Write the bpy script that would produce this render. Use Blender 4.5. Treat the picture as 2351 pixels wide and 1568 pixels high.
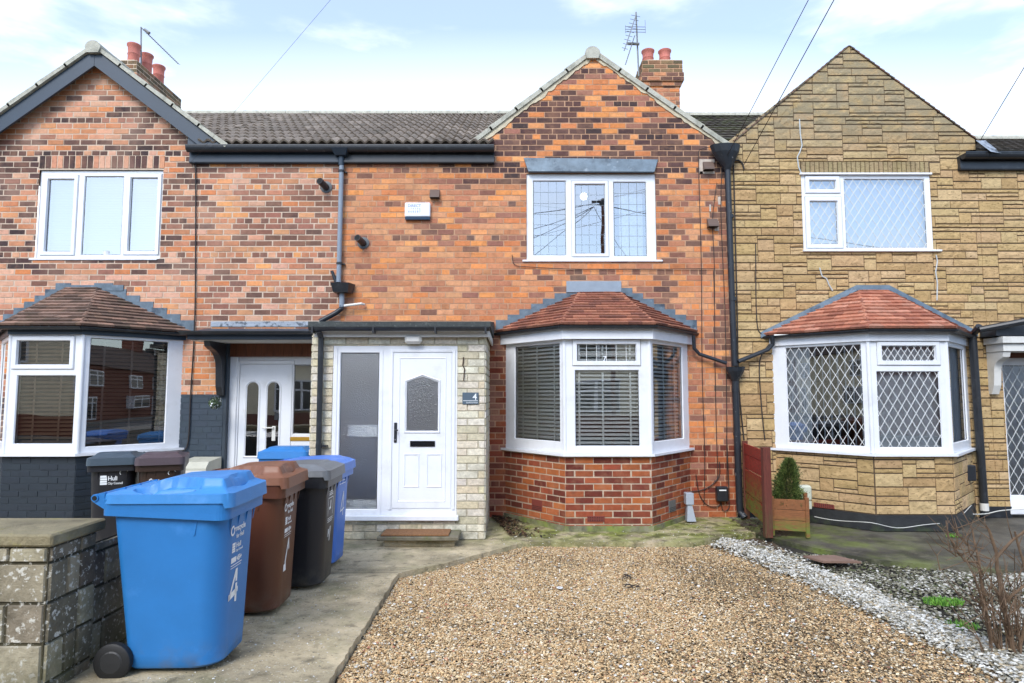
import bpy, math, random
import numpy as np
from mathutils import Vector, Matrix, noise as mnoise

R = math.radians
for _o in list(bpy.data.objects): bpy.data.objects.remove(_o)
scn = bpy.context.scene
COL = scn.collection

# ------------------------------------------------------------ camera
F_PX, CX, CY, HORIZ, CAMZ = 1469.0, 1175.5, 784.0, 904.0, 1.70
PITCH = math.atan((HORIZ - CY) / F_PX)
cam = bpy.data.cameras.new('camera'); cam_ob = bpy.data.objects.new('camera', cam); COL.objects.link(cam_ob)
cam.sensor_width = 36.0; cam.lens = 36.0 * F_PX / 2351.0; cam.clip_start = 0.05; cam.clip_end = 2000
cam_ob.location = (0, 0, CAMZ); cam_ob.rotation_euler = (math.pi / 2 + PITCH, 0, 0)
scn.camera = cam_ob
_ct, _st = math.cos(PITCH), math.sin(PITCH)
def W(u, v, Y):                       # measured photo point (2351 px wide frame) -> world x, z on the plane y = Y
    a = (u - CX) / F_PX; b = (CY - v) / F_PX
    t = Y / (_ct - b * _st)
    return (a * t, CAMZ + t * (_st + b * _ct))

# ------------------------------------------------------------ world, sun, exposure
SUN_EL, SUN_AZ = 42.0, 200.0          # azimuth clockwise from +Y (north): the sun stands behind the camera, to the left
w = bpy.data.worlds.new('World'); scn.world = w; w.use_nodes = True
nt = w.node_tree; nt.nodes.clear()
def N(t, **k):
    n = nt.nodes.new(t)
    for a, b in k.items(): setattr(n, a, b)
    return n
out = N('ShaderNodeOutputWorld'); bg = N('ShaderNodeBackground')
sky = N('ShaderNodeTexSky', sky_type='NISHITA'); sky.sun_disc = False
sky.sun_elevation = R(SUN_EL); sky.sun_rotation = R(SUN_AZ); sky.altitude = 50; sky.air_density = 1.0; sky.dust_density = 1.2; sky.ozone_density = 1.0
tc = N('ShaderNodeTexCoord'); mp = N('ShaderNodeMapping'); mp.inputs['Scale'].default_value = (1.6, 1.6, 5.5); mp.inputs['Location'].default_value = (3.1, 2.2, 0.5)
n1 = N('ShaderNodeTexNoise'); n1.inputs['Scale'].default_value = 1.5; n1.inputs['Detail'].default_value = 9; n1.inputs['Roughness'].default_value = 0.55
cr = N('ShaderNodeMapRange'); cr.inputs['From Min'].default_value = 0.44; cr.inputs['From Max'].default_value = 0.70; cr.interpolation_type = 'SMOOTHSTEP'
sep = N('ShaderNodeSeparateXYZ'); hz = N('ShaderNodeMapRange'); hz.inputs['From Min'].default_value = 0.34; hz.inputs['From Max'].default_value = 0.56
hz.inputs['To Min'].default_value = 1.0; hz.inputs['To Max'].default_value = 0.0; hz.interpolation_type = 'LINEAR'
mx = N('ShaderNodeMath', operation='MAXIMUM'); mix = N('ShaderNodeMix', data_type='RGBA')
cm = N('ShaderNodeMath', operation='MULTIPLY'); cm.inputs[1].default_value = 0.96
mix.inputs[7].default_value = (6.3, 6.5, 6.8, 1)
nt.links.new(tc.outputs['Generated'], mp.inputs['Vector']); nt.links.new(mp.outputs[0], n1.inputs['Vector'])
nt.links.new(n1.outputs['Fac'], cr.inputs['Value']); nt.links.new(tc.outputs['Generated'], sep.inputs[0]); xq = N('ShaderNodeMath', operation='MULTIPLY'); xa = N('ShaderNodeMath', operation='MULTIPLY_ADD'); xa.inputs[1].default_value = 0.30
nt.links.new(sep.outputs['X'], xq.inputs[0]); nt.links.new(sep.outputs['X'], xq.inputs[1]); nt.links.new(xq.outputs[0], xa.inputs[0]); nt.links.new(sep.outputs['Z'], xa.inputs[2]); nt.links.new(xa.outputs[0], hz.inputs['Value'])
yk = N('ShaderNodeMapRange'); yk.inputs['From Min'].default_value = -0.2; yk.inputs['From Max'].default_value = 0.3
nt.links.new(sep.outputs['Y'], yk.inputs['Value'])
hz2 = N('ShaderNodeMath', operation='MULTIPLY'); nt.links.new(hz.outputs[0], hz2.inputs[0]); nt.links.new(yk.outputs[0], hz2.inputs[1])
cr.inputs['To Min'].default_value = 0.22
tint = N('ShaderNodeMix', data_type='RGBA', blend_type='MULTIPLY'); tint.inputs[0].default_value = 1.0; tint.inputs[7].default_value = (1.08, 1.20, 1.32, 1)
nt.links.new(cr.outputs[0], mx.inputs[0]); nt.links.new(hz2.outputs[0], mx.inputs[1]); yq = N('ShaderNodeMapRange'); yq.inputs['From Min'].default_value = -0.5; yq.inputs['From Max'].default_value = 0.4; yq.inputs['To Min'].default_value = 0.42
nt.links.new(sep.outputs['Y'], yq.inputs['Value']); cq = N('ShaderNodeMath', operation='MULTIPLY'); nt.links.new(mx.outputs[0], cq.inputs[0]); nt.links.new(yq.outputs[0], cq.inputs[1]); nt.links.new(cq.outputs[0], cm.inputs[0])
nt.links.new(cm.outputs[0], mix.inputs[0]); nt.links.new(sky.outputs[0], tint.inputs[6]); nt.links.new(tint.outputs[2], mix.inputs[6]); nt.links.new(mix.outputs[2], bg.inputs['Color'])
bg.inputs['Strength'].default_value = 0.15
nt.links.new(bg.outputs[0], out.inputs[0])
sl = bpy.data.lights.new('sun', 'SUN'); sl.energy = 1.5; sl.angle = R(25); sl.color = (1.0, 0.965, 0.91)
so = bpy.data.objects.new('sun', sl); COL.objects.link(so)
_d = Vector((math.sin(R(SUN_AZ)) * math.cos(R(SUN_EL)), math.cos(R(SUN_AZ)) * math.cos(R(SUN_EL)), math.sin(R(SUN_EL))))
so.rotation_euler = _d.to_track_quat('Z', 'Y').to_euler()
scn.view_settings.view_transform = 'Standard'; scn.view_settings.look = 'None'
scn.view_settings.exposure = 0.85; scn.view_settings.gamma = 1.0; scn.view_settings.use_curve_mapping = False

# ------------------------------------------------------------ colour and material helpers
def c8(h, k=1.0):                     # sRGB hex -> linear
    o = []
    for i in (0, 2, 4):
        x = int(h[i:i+2], 16) / 255.0
        o.append(k * (x / 12.92 if x <= 0.04045 else ((x + 0.055) / 1.055) ** 2.4))
    return tuple(o)
def mat(name, col=(0.5, 0.5, 0.5), rough=0.6, attr=False, var=0.0, vs=8.0, vscale=(1, 1, 1), bump=0.0, bs=60.0, metal=0.0, spec=0.5,
        stain=None, patches=None, det=6, coat=0.0, trans=0.0):
    m = bpy.data.materials.new(name); m.use_nodes = True
    t = m.node_tree; t.nodes.clear(); L = t.links.new
    o = t.nodes.new('ShaderNodeOutputMaterial'); p = t.nodes.new('ShaderNodeBsdfPrincipled'); L(p.outputs[0], o.inputs[0])
    p.inputs['Roughness'].default_value = rough; p.inputs['Metallic'].default_value = metal; p.inputs['Specular IOR Level'].default_value = spec
    p.inputs['Coat Weight'].default_value = coat; p.inputs['Transmission Weight'].default_value = trans
    g = t.nodes.new('ShaderNodeTexCoord'); mpn = t.nodes.new('ShaderNodeMapping'); L(g.outputs['Object'], mpn.inputs[0]); mpn.inputs['Scale'].default_value = vscale
    if attr:
        a = t.nodes.new('ShaderNodeAttribute'); a.attribute_name = 'Col'; cur = a.outputs['Color']
    else:
        a = t.nodes.new('ShaderNodeRGB'); a.outputs[0].default_value = (*col[:3], 1); cur = a.outputs[0]
    def noise(scale, detail=det, rg=0.6, vec=mpn.outputs[0]):
        n = t.nodes.new('ShaderNodeTexNoise'); n.inputs['Scale'].default_value = scale; n.inputs['Detail'].default_value = detail
        n.inputs['Roughness'].default_value = rg; L(vec, n.inputs['Vector']); return n.outputs['Fac']
    if var:
        n = noise(vs); r = t.nodes.new('ShaderNodeMapRange'); r.inputs['From Min'].default_value = 0.3; r.inputs['From Max'].default_value = 0.7
        r.inputs['To Min'].default_value = 1 - var; r.inputs['To Max'].default_value = 1 + var * 0.7; L(n, r.inputs['Value'])
        x = t.nodes.new('ShaderNodeVectorMath'); x.operation = 'SCALE'; L(cur, x.inputs[0]); L(r.outputs[0], x.inputs['Scale']); cur = x.outputs[0]
    for pt in (patches or []):        # (colour, noise scale, low, high, strength, optional (axis, from, to))
        n = noise(pt[1]); r = t.nodes.new('ShaderNodeMapRange'); r.inputs['From Min'].default_value = pt[2]; r.inputs['From Max'].default_value = pt[3]
        r.inputs['To Max'].default_value = pt[4]; L(n, r.inputs['Value']); fac = r.outputs[0]
        if len(pt) > 5:
            for ax, f0, f1 in pt[5]:
                s = t.nodes.new('ShaderNodeSeparateXYZ'); L(g.outputs['Object'], s.inputs[0])
                q = t.nodes.new('ShaderNodeMapRange'); q.inputs['From Min'].default_value = f0; q.inputs['From Max'].default_value = f1; L(s.outputs[ax], q.inputs['Value'])
                k = t.nodes.new('ShaderNodeMath'); k.operation = 'MULTIPLY'; L(fac, k.inputs[0]); L(q.outputs[0], k.inputs[1]); fac = k.outputs[0]
        mm = t.nodes.new('ShaderNodeMix'); mm.data_type = 'RGBA'; L(fac, mm.inputs[0]); L(cur, mm.inputs[6]); mm.inputs[7].default_value = (*pt[0], 1); cur = mm.outputs[2]
    L(cur, p.inputs['Base Color'])
    if bump:
        b = t.nodes.new('ShaderNodeBump'); b.inputs['Strength'].default_value = min(1, bump); b.inputs['Distance'].default_value = 0.01 * max(1, bump)
        L(noise(bs, 8, 0.65), b.inputs['Height']); L(b.outputs[0], p.inputs['Normal'])
    return m
def glass_mat(name, tint=(0.97, 0.99, 0.99), refl=0.17, rough=0.0):
    m = bpy.data.materials.new(name); m.use_nodes = True
    t = m.node_tree; t.nodes.clear(); L = t.links.new
    o = t.nodes.new('ShaderNodeOutputMaterial'); mx_ = t.nodes.new('ShaderNodeMixShader'); tr = t.nodes.new('ShaderNodeBsdfTransparent'); gl = t.nodes.new('ShaderNodeBsdfGlossy')
    tr.inputs[0].default_value = (*tint, 1); gl.inputs['Roughness'].default_value = rough; gl.inputs['Color'].default_value = (1, 1, 1, 1)
    fr = t.nodes.new('ShaderNodeFresnel'); fr.inputs['IOR'].default_value = 1.5
    ad = t.nodes.new('ShaderNodeMath'); ad.operation = 'MULTIPLY_ADD'; ad.inputs[1].default_value = 1.25; ad.inputs[2].default_value = refl
    L(fr.outputs[0], ad.inputs[0]); L(ad.outputs[0], mx_.inputs[0]); L(tr.outputs[0], mx_.inputs[1]); L(gl.outputs[0], mx_.inputs[2]); L(mx_.outputs[0], o.inputs[0])
    g = t.nodes.new('ShaderNodeTexCoord'); n = t.nodes.new('ShaderNodeTexNoise'); n.inputs['Scale'].default_value = 1.3; n.inputs['Detail'].default_value = 1; L(g.outputs['Object'], n.inputs['Vector'])
    b = t.nodes.new('ShaderNodeBump'); b.inputs['Strength'].default_value = 0.12; b.inputs['Distance'].default_value = 0.02; L(n.outputs[0], b.inputs['Height']); L(b.outputs[0], gl.inputs['Normal'])
    return m
def frosted_mat(name):
    m = bpy.data.materials.new(name); m.use_nodes = True
    t = m.node_tree; t.nodes.clear(); L = t.links.new
    o = t.nodes.new('ShaderNodeOutputMaterial'); mx_ = t.nodes.new('ShaderNodeMixShader'); rf = t.nodes.new('ShaderNodeBsdfRefraction'); gl = t.nodes.new('ShaderNodeBsdfGlossy')
    rf.inputs['Color'].default_value = (0.95, 0.98, 0.98, 1); rf.inputs['Roughness'].default_value = 0.34; rf.inputs['IOR'].default_value = 1.15
    gl.inputs['Roughness'].default_value = 0.22; mx_.inputs[0].default_value = 0.34
    L(rf.outputs[0], mx_.inputs[1]); L(gl.outputs[0], mx_.inputs[2]); L(mx_.outputs[0], o.inputs[0])
    g = t.nodes.new('ShaderNodeTexCoord'); n = t.nodes.new('ShaderNodeTexNoise'); n.inputs['Scale'].default_value = 90; n.inputs['Detail'].default_value = 3; L(g.outputs['Object'], n.inputs['Vector'])
    b = t.nodes.new('ShaderNodeBump'); b.inputs['Strength'].default_value = 0.5; b.inputs['Distance'].default_value = 0.01; L(n.outputs[0], b.inputs['Height']); L(b.outputs[0], gl.inputs['Normal']); L(b.outputs[0], rf.inputs['Normal'])
    return m

# ------------------------------------------------------------ mesh builder
class MB:
    def __init__(s): s.v = []; s.f = []; s.c = []
    def face(s, pts, col=None):
        b = len(s.v); s.v += [tuple(p) for p in pts]; s.f.append(tuple(range(b, b + len(pts)))); s.c.append(col or (0.5, 0.5, 0.5))
    def mesh(s, vs, fs, col=None):
        b = len(s.v); s.v += [tuple(p) for p in vs]
        for f in fs: s.f.append(tuple(b + i for i in f)); s.c.append(col or (0.5, 0.5, 0.5))
    def box(s, x0, x1, y0, y1, z0, z1, col=None, M_=None):
        vs = [Vector((x, y, z)) for z in (z0, z1) for y in (y0, y1) for x in (x0, x1)]
        if M_: vs = [M_ @ p for p in vs]
        s.mesh(vs, [(0, 2, 3, 1), (4, 5, 7, 6), (0, 1, 5, 4), (1, 3, 7, 5), (3, 2, 6, 7), (2, 0, 4, 6)], col)
    def bbox(s, x0, x1, y0, y1, z0, z1, b=0.004, col=None, M_=None):   # bevelled box
        P = []
        for (dx, dy, dz) in [(b, b, 0), (b, 0, b), (0, b, b)]:
            for z in (z0 + dz, z1 - dz):
                for y in (y0 + dy, y1 - dy):
                    for x in (x0 + dx, x1 - dx): P.append(Vector((x, y, z)))
        if M_: P = [M_ @ p for p in P]
        import itertools
        A = lambda k, x, y, z: k * 8 + z * 4 + y * 2 + x
        fs = [(A(0,0,0,0),A(0,0,1,0),A(0,1,1,0),A(0,1,0,0)), (A(0,0,0,1),A(0,1,0,1),A(0,1,1,1),A(0,0,1,1)),
              (A(1,0,0,0),A(1,1,0,0),A(1,1,0,1),A(1,0,0,1)), (A(1,0,1,0),A(1,0,1,1),A(1,1,1,1),A(1,1,1,0)),
              (A(2,0,0,0),A(2,0,0,1),A(2,0,1,1),A(2,0,1,0)), (A(2,1,0,0),A(2,1,1,0),A(2,1,1,1),A(2,1,0,1))]
        for z in (0, 1):
            for y in (0, 1): fs.append((A(0,0,y,z),A(0,1,y,z),A(1,1,y,z),A(1,0,y,z)) if (y ^ z) else (A(0,1,y,z),A(0,0,y,z),A(1,0,y,z),A(1,1,y,z)))
            for x in (0, 1): fs.append((A(0,x,0,z),A(0,x,1,z),A(2,x,1,z),A(2,x,0,z)))
        for y in (0, 1):
            for x in (0, 1): fs.append((A(1,x,y,0),A(1,x,y,1),A(2,x,y,1),A(2,x,y,0)))
        for z in (0, 1):
            for y in (0, 1):
                for x in (0, 1): fs.append((A(0,x,y,z),A(1,x,y,z),A(2,x,y,z)))
        s.mesh(P, fs, col)
    def tube(s, pts, r, n=8, col=None, r1=None, cap=True):
        pts = [Vector(p) for p in pts]; rings = []; m = len(pts)
        up = None
        for i, p in enumerate(pts):
            d = (pts[min(i+1, m-1)] - pts[max(i-1, 0)]).normalized()
            if up is None:
                up = Vector((0, 0, 1)) if abs(d.z) < 0.9 else Vector((1, 0, 0))
            a = d.cross(up).normalized(); up = a.cross(d).normalized()
            rr = r if r1 is None else r + (r1 - r) * i / (m - 1)
            rings.append([p + (a * math.cos(2*math.pi*k/n) + up * math.sin(2*math.pi*k/n)) * rr for k in range(n)])
        vs = [q for g in rings for q in g]; fs = []
        for i in range(m - 1):
            for k in range(n): fs.append((i*n+k, i*n+(k+1) % n, (i+1)*n+(k+1) % n, (i+1)*n+k))
        if cap: fs.append(tuple(range(n))[::-1]); fs.append(tuple((m-1)*n+k for k in range(n)))
        s.mesh(vs, fs, col)
    def lathe(s, prof, c, n=16, col=None, axis='z', rot=0.0):  # prof: list of (r, h)
        vs = []; fs = []
        for (r, h) in prof:
            for k in range(n):
                a = 2*math.pi*k/n + rot; x, y = r*math.cos(a), r*math.sin(a)
                vs.append((c[0]+x, c[1]+y, c[2]+h) if axis == 'z' else ((c[0]+x, c[1]+h, c[2]+y) if axis == 'y' else (c[0]+h, c[1]+x, c[2]+y)))
        for i in range(len(prof)-1):
            for k in range(n): fs.append((i*n+k, i*n+(k+1) % n, (i+1)*n+(k+1) % n, (i+1)*n+k))
        if prof[0][0] > 1e-5: fs.append(tuple(range(n))[::-1])
        if prof[-1][0] > 1e-5: fs.append(tuple((len(prof)-1)*n+k for k in range(n)))
        s.mesh(vs, fs, col)
    def prism(s, poly, d, col=None):  # poly: 3-D points, extruded by vector d
        poly = [Vector(p) for p in poly]; d = Vector(d); n = len(poly)
        s.mesh(poly + [p + d for p in poly], [tuple(range(n)), tuple(range(n, 2*n))[::-1]] + [(i, i+n, (i+1) % n + n, (i+1) % n) for i in range(n)], col)
    def build(s, name, m, parent=None, local=False, smooth=False, loc=None, recalc=True):
        me = bpy.data.meshes.new(name); me.from_pydata(s.v, [], s.f)
        a = me.attributes.new('Col', 'FLOAT_COLOR', 'FACE')
        arr = np.ones((len(s.f), 4), dtype=np.float32); arr[:, :3] = np.array(s.c, dtype=np.float32).reshape(-1, 3); a.data.foreach_set('color', arr.ravel())
        if m: me.materials.append(m)
        import bmesh
        bm = bmesh.new(); bm.from_mesh(me)
        if smooth: bmesh.ops.remove_doubles(bm, verts=bm.verts, dist=1e-5)
        if recalc: bmesh.ops.recalc_face_normals(bm, faces=bm.faces)
        bm.to_mesh(me); bm.free()
        if smooth:
            me.polygons.foreach_set('use_smooth', [True] * len(me.polygons))
            try: me.set_sharp_from_angle(angle=R(38))
            except Exception: pass
        o = bpy.data.objects.new(name, me); COL.objects.link(o)
        put(o, parent, local)
        if loc: o.location = loc
        return o
def put(o, parent, local=False):
    if parent is not None:
        o.parent = parent
        if parent.type == 'EMPTY' and not local: o.location = -parent.location
    return o
def thing(name, label, cat, loc=(0, 0, 0), rz=0.0, group=None):
    o = bpy.data.objects.new(name, None); COL.objects.link(o); o.empty_display_size = 0.2
    o.location = loc; o.rotation_euler = (0, 0, rz); return tag(o, label, cat, group)
def tag(o, label, cat, group=None):
    o['label'] = label; o['category'] = cat
    if group: o['group'] = group
    return o
def struct(o, kind='structure'): o['kind'] = kind; return o

class FR:                              # an upright facade frame: s along the wall, z up, n outward
    def __init__(s, o, a, b=None):     # o, a: (x, y) start and direction point
        s.o = Vector((o[0], o[1], 0)); d = Vector((a[0]-o[0], a[1]-o[1], 0)); s.len = d.length; s.u = d.normalized(); s.n = Vector((s.u.y, -s.u.x, 0))
    def p(s, a, z, n=0.0): q = s.o + s.u * a + s.n * n; return Vector((q.x, q.y, z))
def fbox(mb, F, s0, s1, z0, z1, n0, n1, col=None, b=0):
    M_ = Matrix(((F.u.x, F.n.x, 0, F.o.x), (F.u.y, F.n.y, 0, F.o.y), (0, 0, 1, 0), (0, 0, 0, 1)))
    (mb.bbox(s0, s1, n0, n1, z0, z1, b, col, M_) if b else mb.box(s0, s1, n0, n1, z0, z1, col, M_))
def rect_minus(rect, holes):
    out_ = [rect]
    for (hx0, hx1, hz0, hz1) in holes:
        nx = []
        for (x0, x1, z0, z1) in out_:
            if hx0 >= x1 or hx1 <= x0 or hz0 >= z1 or hz1 <= z0: nx.append((x0, x1, z0, z1)); continue
            if z0 < hz0: nx.append((x0, x1, z0, hz0))
            if z1 > hz1: nx.append((x0, x1, hz1, z1))
            a, b = max(z0, hz0), min(z1, hz1)
            if x0 < hx0: nx.append((x0, hx0, a, b))
            if x1 > hx1: nx.append((hx1, x1, a, b))
        out_ = nx
    return out_
def clip(poly, conv):                  # Sutherland-Hodgman, conv counter-clockwise
    for i in range(len(conv)):
        a, b = conv[i], conv[(i+1) % len(conv)]; res = []
        ins = lambda q: (b[0]-a[0])*(q[1]-a[1]) - (b[1]-a[1])*(q[0]-a[0]) >= -1e-9
        for j in range(len(poly)):
            p, q = poly[j], poly[(j+1) % len(poly)]; ip, iq = ins(p), ins(q)
            if ip: res.append(p)
            if ip != iq:
                d1 = (b[0]-a[0])*(p[1]-a[1]) - (b[1]-a[1])*(p[0]-a[0]); d2 = (b[0]-a[0])*(q[1]-a[1]) - (b[1]-a[1])*(q[0]-a[0]); t = d1/(d1-d2)
                res.append((p[0]+(q[0]-p[0])*t, p[1]+(q[1]-p[1])*t))
        poly = res
        if len(poly) < 3: return []
    return poly
def area(p): return abs(sum(p[i][0]*p[(i+1) % len(p)][1]-p[(i+1) % len(p)][0]*p[i][1] for i in range(len(p))))/2
def block(mb, F, poly, depth, bev, col, n0=0.0, rng=None, jag=0.0):
    cx = (min(p[0] for p in poly)+max(p[0] for p in poly))/2; cz = (min(p[1] for p in poly)+max(p[1] for p in poly))/2
    mv = lambda a, c, d: a - math.copysign(min(d, abs(a-c)*0.5), a-c)
    jr = (lambda: rng.uniform(-jag, jag)) if (rng and jag) else (lambda: 0.0)
    fr = [F.p(mv(p[0], cx, bev)+jr(), mv(p[1], cz, bev)+jr(), depth+jr()) for p in poly]; bk = [F.p(p[0], p[1], n0) for p in poly]
    n = len(poly); mb.mesh(fr+bk, [tuple(range(n))] + [(i, i+n, (i+1) % n+n, (i+1) % n) for i in range(n)], col)
def vn(x, z, s=1.0, o=0.0): return 0.5 + 0.5 * mnoise.noise(Vector((x*s+o, z*s-o*1.7, o*0.37)))

def lay_bricks(mb, F, rect, holes, colfn, tri=None, course=0.0826, L=0.236, j=0.011, hdr=6, ph=0, seed=1, depth=0.0035, z_base=0.0, bev=0.0025, extra_clip=None):
    rng = random.Random(seed); x0, x1, z0, z1 = rect
    i0 = int(math.floor((z0-z_base)/course+1e-6)); i1 = int(math.ceil((z1-z_base)/course-1e-6))
    for i in range(i0, i1):
        za = z_base+i*course; header = hdr and ((i+ph) % hdr == 0); l = L/2 if header else L
        off = (L/4 if header else (0 if i % 2 else L/2)); k0 = int(math.floor((x0-off)/l))-1; k1 = int(math.ceil((x1-off)/l))+1
        for k in range(k0, k1):
            xa = off+k*l+rng.uniform(-.004, .004)
            rc = (max(xa+j/2, x0), min(xa+l-j/2+rng.uniform(-.002, .002), x1), max(za+j/2+rng.uniform(-.0015, .0015), z0), min(za+course-j/2+rng.uniform(-.0015, .0015), z1))
            if rc[1]-rc[0] < 0.015 or rc[3]-rc[2] < 0.012: continue
            col = colfn(xa+l/2, za+course/2, rng, header)
            for (a, b, c, d) in rect_minus(rc, holes):
                if b-a < 0.012 or d-c < 0.01: continue
                poly = [(a, c), (b, c), (b, d), (a, d)]
                if tri: poly = clip(poly, tri)
                if len(poly) < 3 or area(poly) < 2e-4: continue
                block(mb, F, poly, depth+rng.uniform(-.0015, .0025), bev, col, -0.004, rng, 0.0008)
def lay_mortar(mb, F, rect, holes, tri=None, n=0.0, col=None):
    for (a, b, c, d) in rect_minus(rect, holes):
        poly = [(a, c), (b, c), (b, d), (a, d)]
        if tri: poly = clip(poly, tri)
        if len(poly) >= 3: mb.face([F.p(p[0], p[1], n) for p in poly], col)

# ------------------------------------------------------------ materials
K = 0.86
m_brick = mat('brick', attr=True, rough=0.88, var=0.20, vs=22, bump=0.5, bs=90, spec=0.25, patches=[(c8('5c423a', .8), 11, .54, .70, .50), (c8('cf9c78', .75), 6, .50, .72, .30), (c8('8a5a48', .8), 1.1, .50, .7, .35), (c8('4c3a34', .8), 2.6, .60, .75, .35)])
m_brick_pink = mat('weathered_brick', attr=True, rough=0.88, var=0.20, vs=22, bump=0.5, bs=90, spec=0.25, patches=[(c8('6c5048', .8), 11, .54, .70, .45), (c8('dcb49c', .75), 1.3, .48, .76, .45), (c8('d09a7c', .75), 6, .5, .72, .30), (c8('86604f', .8), 1.7, .50, .72, .45)])
m_mortar_b = mat('mortar_sand', c8('cfa484', .74), .95, var=.2, vs=14, bump=.4, bs=120)
m_mortar_a = mat('mortar_pale', c8('dcc6b0', .80), .95, var=.2, vs=14, bump=.4, bs=120)
m_mortar_dark = mat('mortar_dark', c8('58493a', .8), .95, var=.2, vs=14)
m_slate_paint = mat('slate_blue_paint', attr=True, rough=.55, var=.12, vs=9, bump=.25, bs=70)
m_stone = mat('cladding_stone', attr=True, rough=.9, var=.16, vs=16, vscale=(1, 1, 1.7), bump=1.0, bs=24, spec=.2,
              patches=[(c8('54452e', .8), 26, .55, .68, .65), (c8('8a7448', .8), 3, .5, .7, .4), (c8('948a72', .85), 5, .30, .55, .80, [('Z', 4.9, 5.6)]), (c8('c9c4b4', .7), 55, .58, .7, .5, [('Z', 5.3, 6.0)])])
m_porch_stone = mat('split_face_stone', attr=True, rough=.92, var=.22, vs=35, bump=1.0, bs=38, spec=.2, patches=[(c8('a79c80', .6), 4, .5, .75, .5), (c8('6f7350', .6), 6, .45, .7, .7, [('Z', .55, .05)])])
m_pvc = mat('white_pvc', c8('f0f3f8', .86), .28, var=.05, vs=3, spec=.5, patches=[(c8('c4c2b8', .8), 5, .54, .8, .35)])
m_pvc_old = mat('aged_white_pvc', c8('e9e8e2', .82), .4, var=.06, vs=5, patches=[(c8('9a9a8c', .7), 5, .52, .8, .5)])
m_black = mat('black_plastic', c8('26292e'), .38, var=.15, vs=6, patches=[(c8('70757a', .7), 9, .56, .8, .35)])
m_slate = mat('slate_painted_timber', c8('34485c', .55), .45, var=.12, vs=4, patches=[(c8('6b7a84', .6), 5, .58, .85, .18)])
m_greypipe = mat('grey_painted_pipe', c8('8e9aa8', .8), .42, var=.08, vs=5, patches=[(c8('5a6066', .7), 7, .55, .8, .35)])
m_blackpipe = mat('black_painted_iron', c8('22272e'), .42, var=.2, vs=8, patches=[(c8('a4a8ac', .8), 16, .63, .72, .6)])
m_lead = mat('lead_sheet', c8('6e7f8c', .75), .5, var=.3, vs=7, bump=.4, bs=25, metal=.25, patches=[(c8('2b3a4a', .8), 4, .55, .66, .75), (c8('aebac4', .8), 9, .6, .75, .5)])
m_lead_light = mat('pale_lead', c8('a7b0bb', .8), .5, var=.2, vs=9, bump=.3, bs=25, metal=.2, patches=[(c8('39434e', .8), 14, .52, .6, .8)])
m_verge = mat('concrete_verge', c8('bab8aa', .88), .9, var=.18, vs=12, bump=.6, bs=70, patches=[(c8('77786a', .7), 8, .5, .75, .6)])
m_conc_tile = mat('concrete_roof_tile', attr=True, rough=.88, var=.25, vs=20, bump=.5, bs=60, patches=[(c8('4c4a3c', .8), 3.0, .5, .75, .5), (c8('a9a89c', .7), 30, .6, .75, .5)])
m_red_tile = mat('clay_tile', attr=True, rough=.8, var=.3, vs=22, bump=.5, bs=80, patches=[(c8('3a2a24', .8), 26, .58, .72, .5)])
m_brown_tile = mat('brown_clay_tile', attr=True, rough=.85, var=.3, vs=22, bump=.5, bs=80, patches=[(c8('6b6a4a', .6), 9, .54, .74, .55)])
m_render = mat('cement_fillet', c8('c6bba2', .95), .95, var=.2, vs=12, bump=.6, bs=60)
m_glass = glass_mat('window_glass'); m_glass_up = glass_mat('sky_facing_glass', refl=.30); m_frost = frosted_mat('frosted_glass')
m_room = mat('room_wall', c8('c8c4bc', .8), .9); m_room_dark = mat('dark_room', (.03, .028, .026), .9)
m_blind_grey = mat('grey_slat', c8('eef0ec', .95), .45); m_blind_brown = mat('brown_slat', c8('7a6450', .8), .45); m_blind_white = mat('white_fabric', c8('e4ecf4', .85), .8)
m_net = mat('net_curtain', c8('dfe6ea', .75), .9, var=.25, vs=30)
m_lead_strip = mat('lead_came', c8('8b98a4', .8), .5); m_white_strip = mat('white_came', c8('eef0ee', .85), .45)
m_chrome = mat('chrome', (.8, .8, .8), .15, metal=1.0); m_brass = mat('brass', c8('d8a846', .9), .3, metal=.6)
m_brownbox = mat('brown_vent_plastic', c8('6d5a50', .8), .5); m_darkin = mat('black_void', (.01, .01, .01), .9)
m_terra = mat('terracotta', c8('c9786a', .8), .75, var=.15, vs=9, patches=[(c8('6d4a45', .7), 6, .6, .75, .6)])
m_sooty = mat('sooty_terracotta', c8('c9786a', .8), .75, var=.15, vs=9, patches=[(c8('2c2a2c', .8), 3, .2, .3, .95, [('Z', 8.02, 7.86)])])
m_metal = mat('weathered_metal', c8('8d8f8e', .8), .5, var=.2, vs=20, metal=.4); m_cable = mat('black_cable', c8('2a2422'), .6); m_cable_w = mat('white_cable', c8('dcdcd4', .8), .5)
m_timber = mat('stained_timber', c8('7a4428', .7), .6, var=.35, vs=5, vscale=(14, 14, 1.2), bump=.3, bs=30)
m_text = mat('white_print', c8('eef3f6', .9), .5); m_text_grey = mat('grey_print', c8('8a9cc4', .85), .5); m_text_dark = mat('black_print', c8('2b2b2b'), .5)

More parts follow.
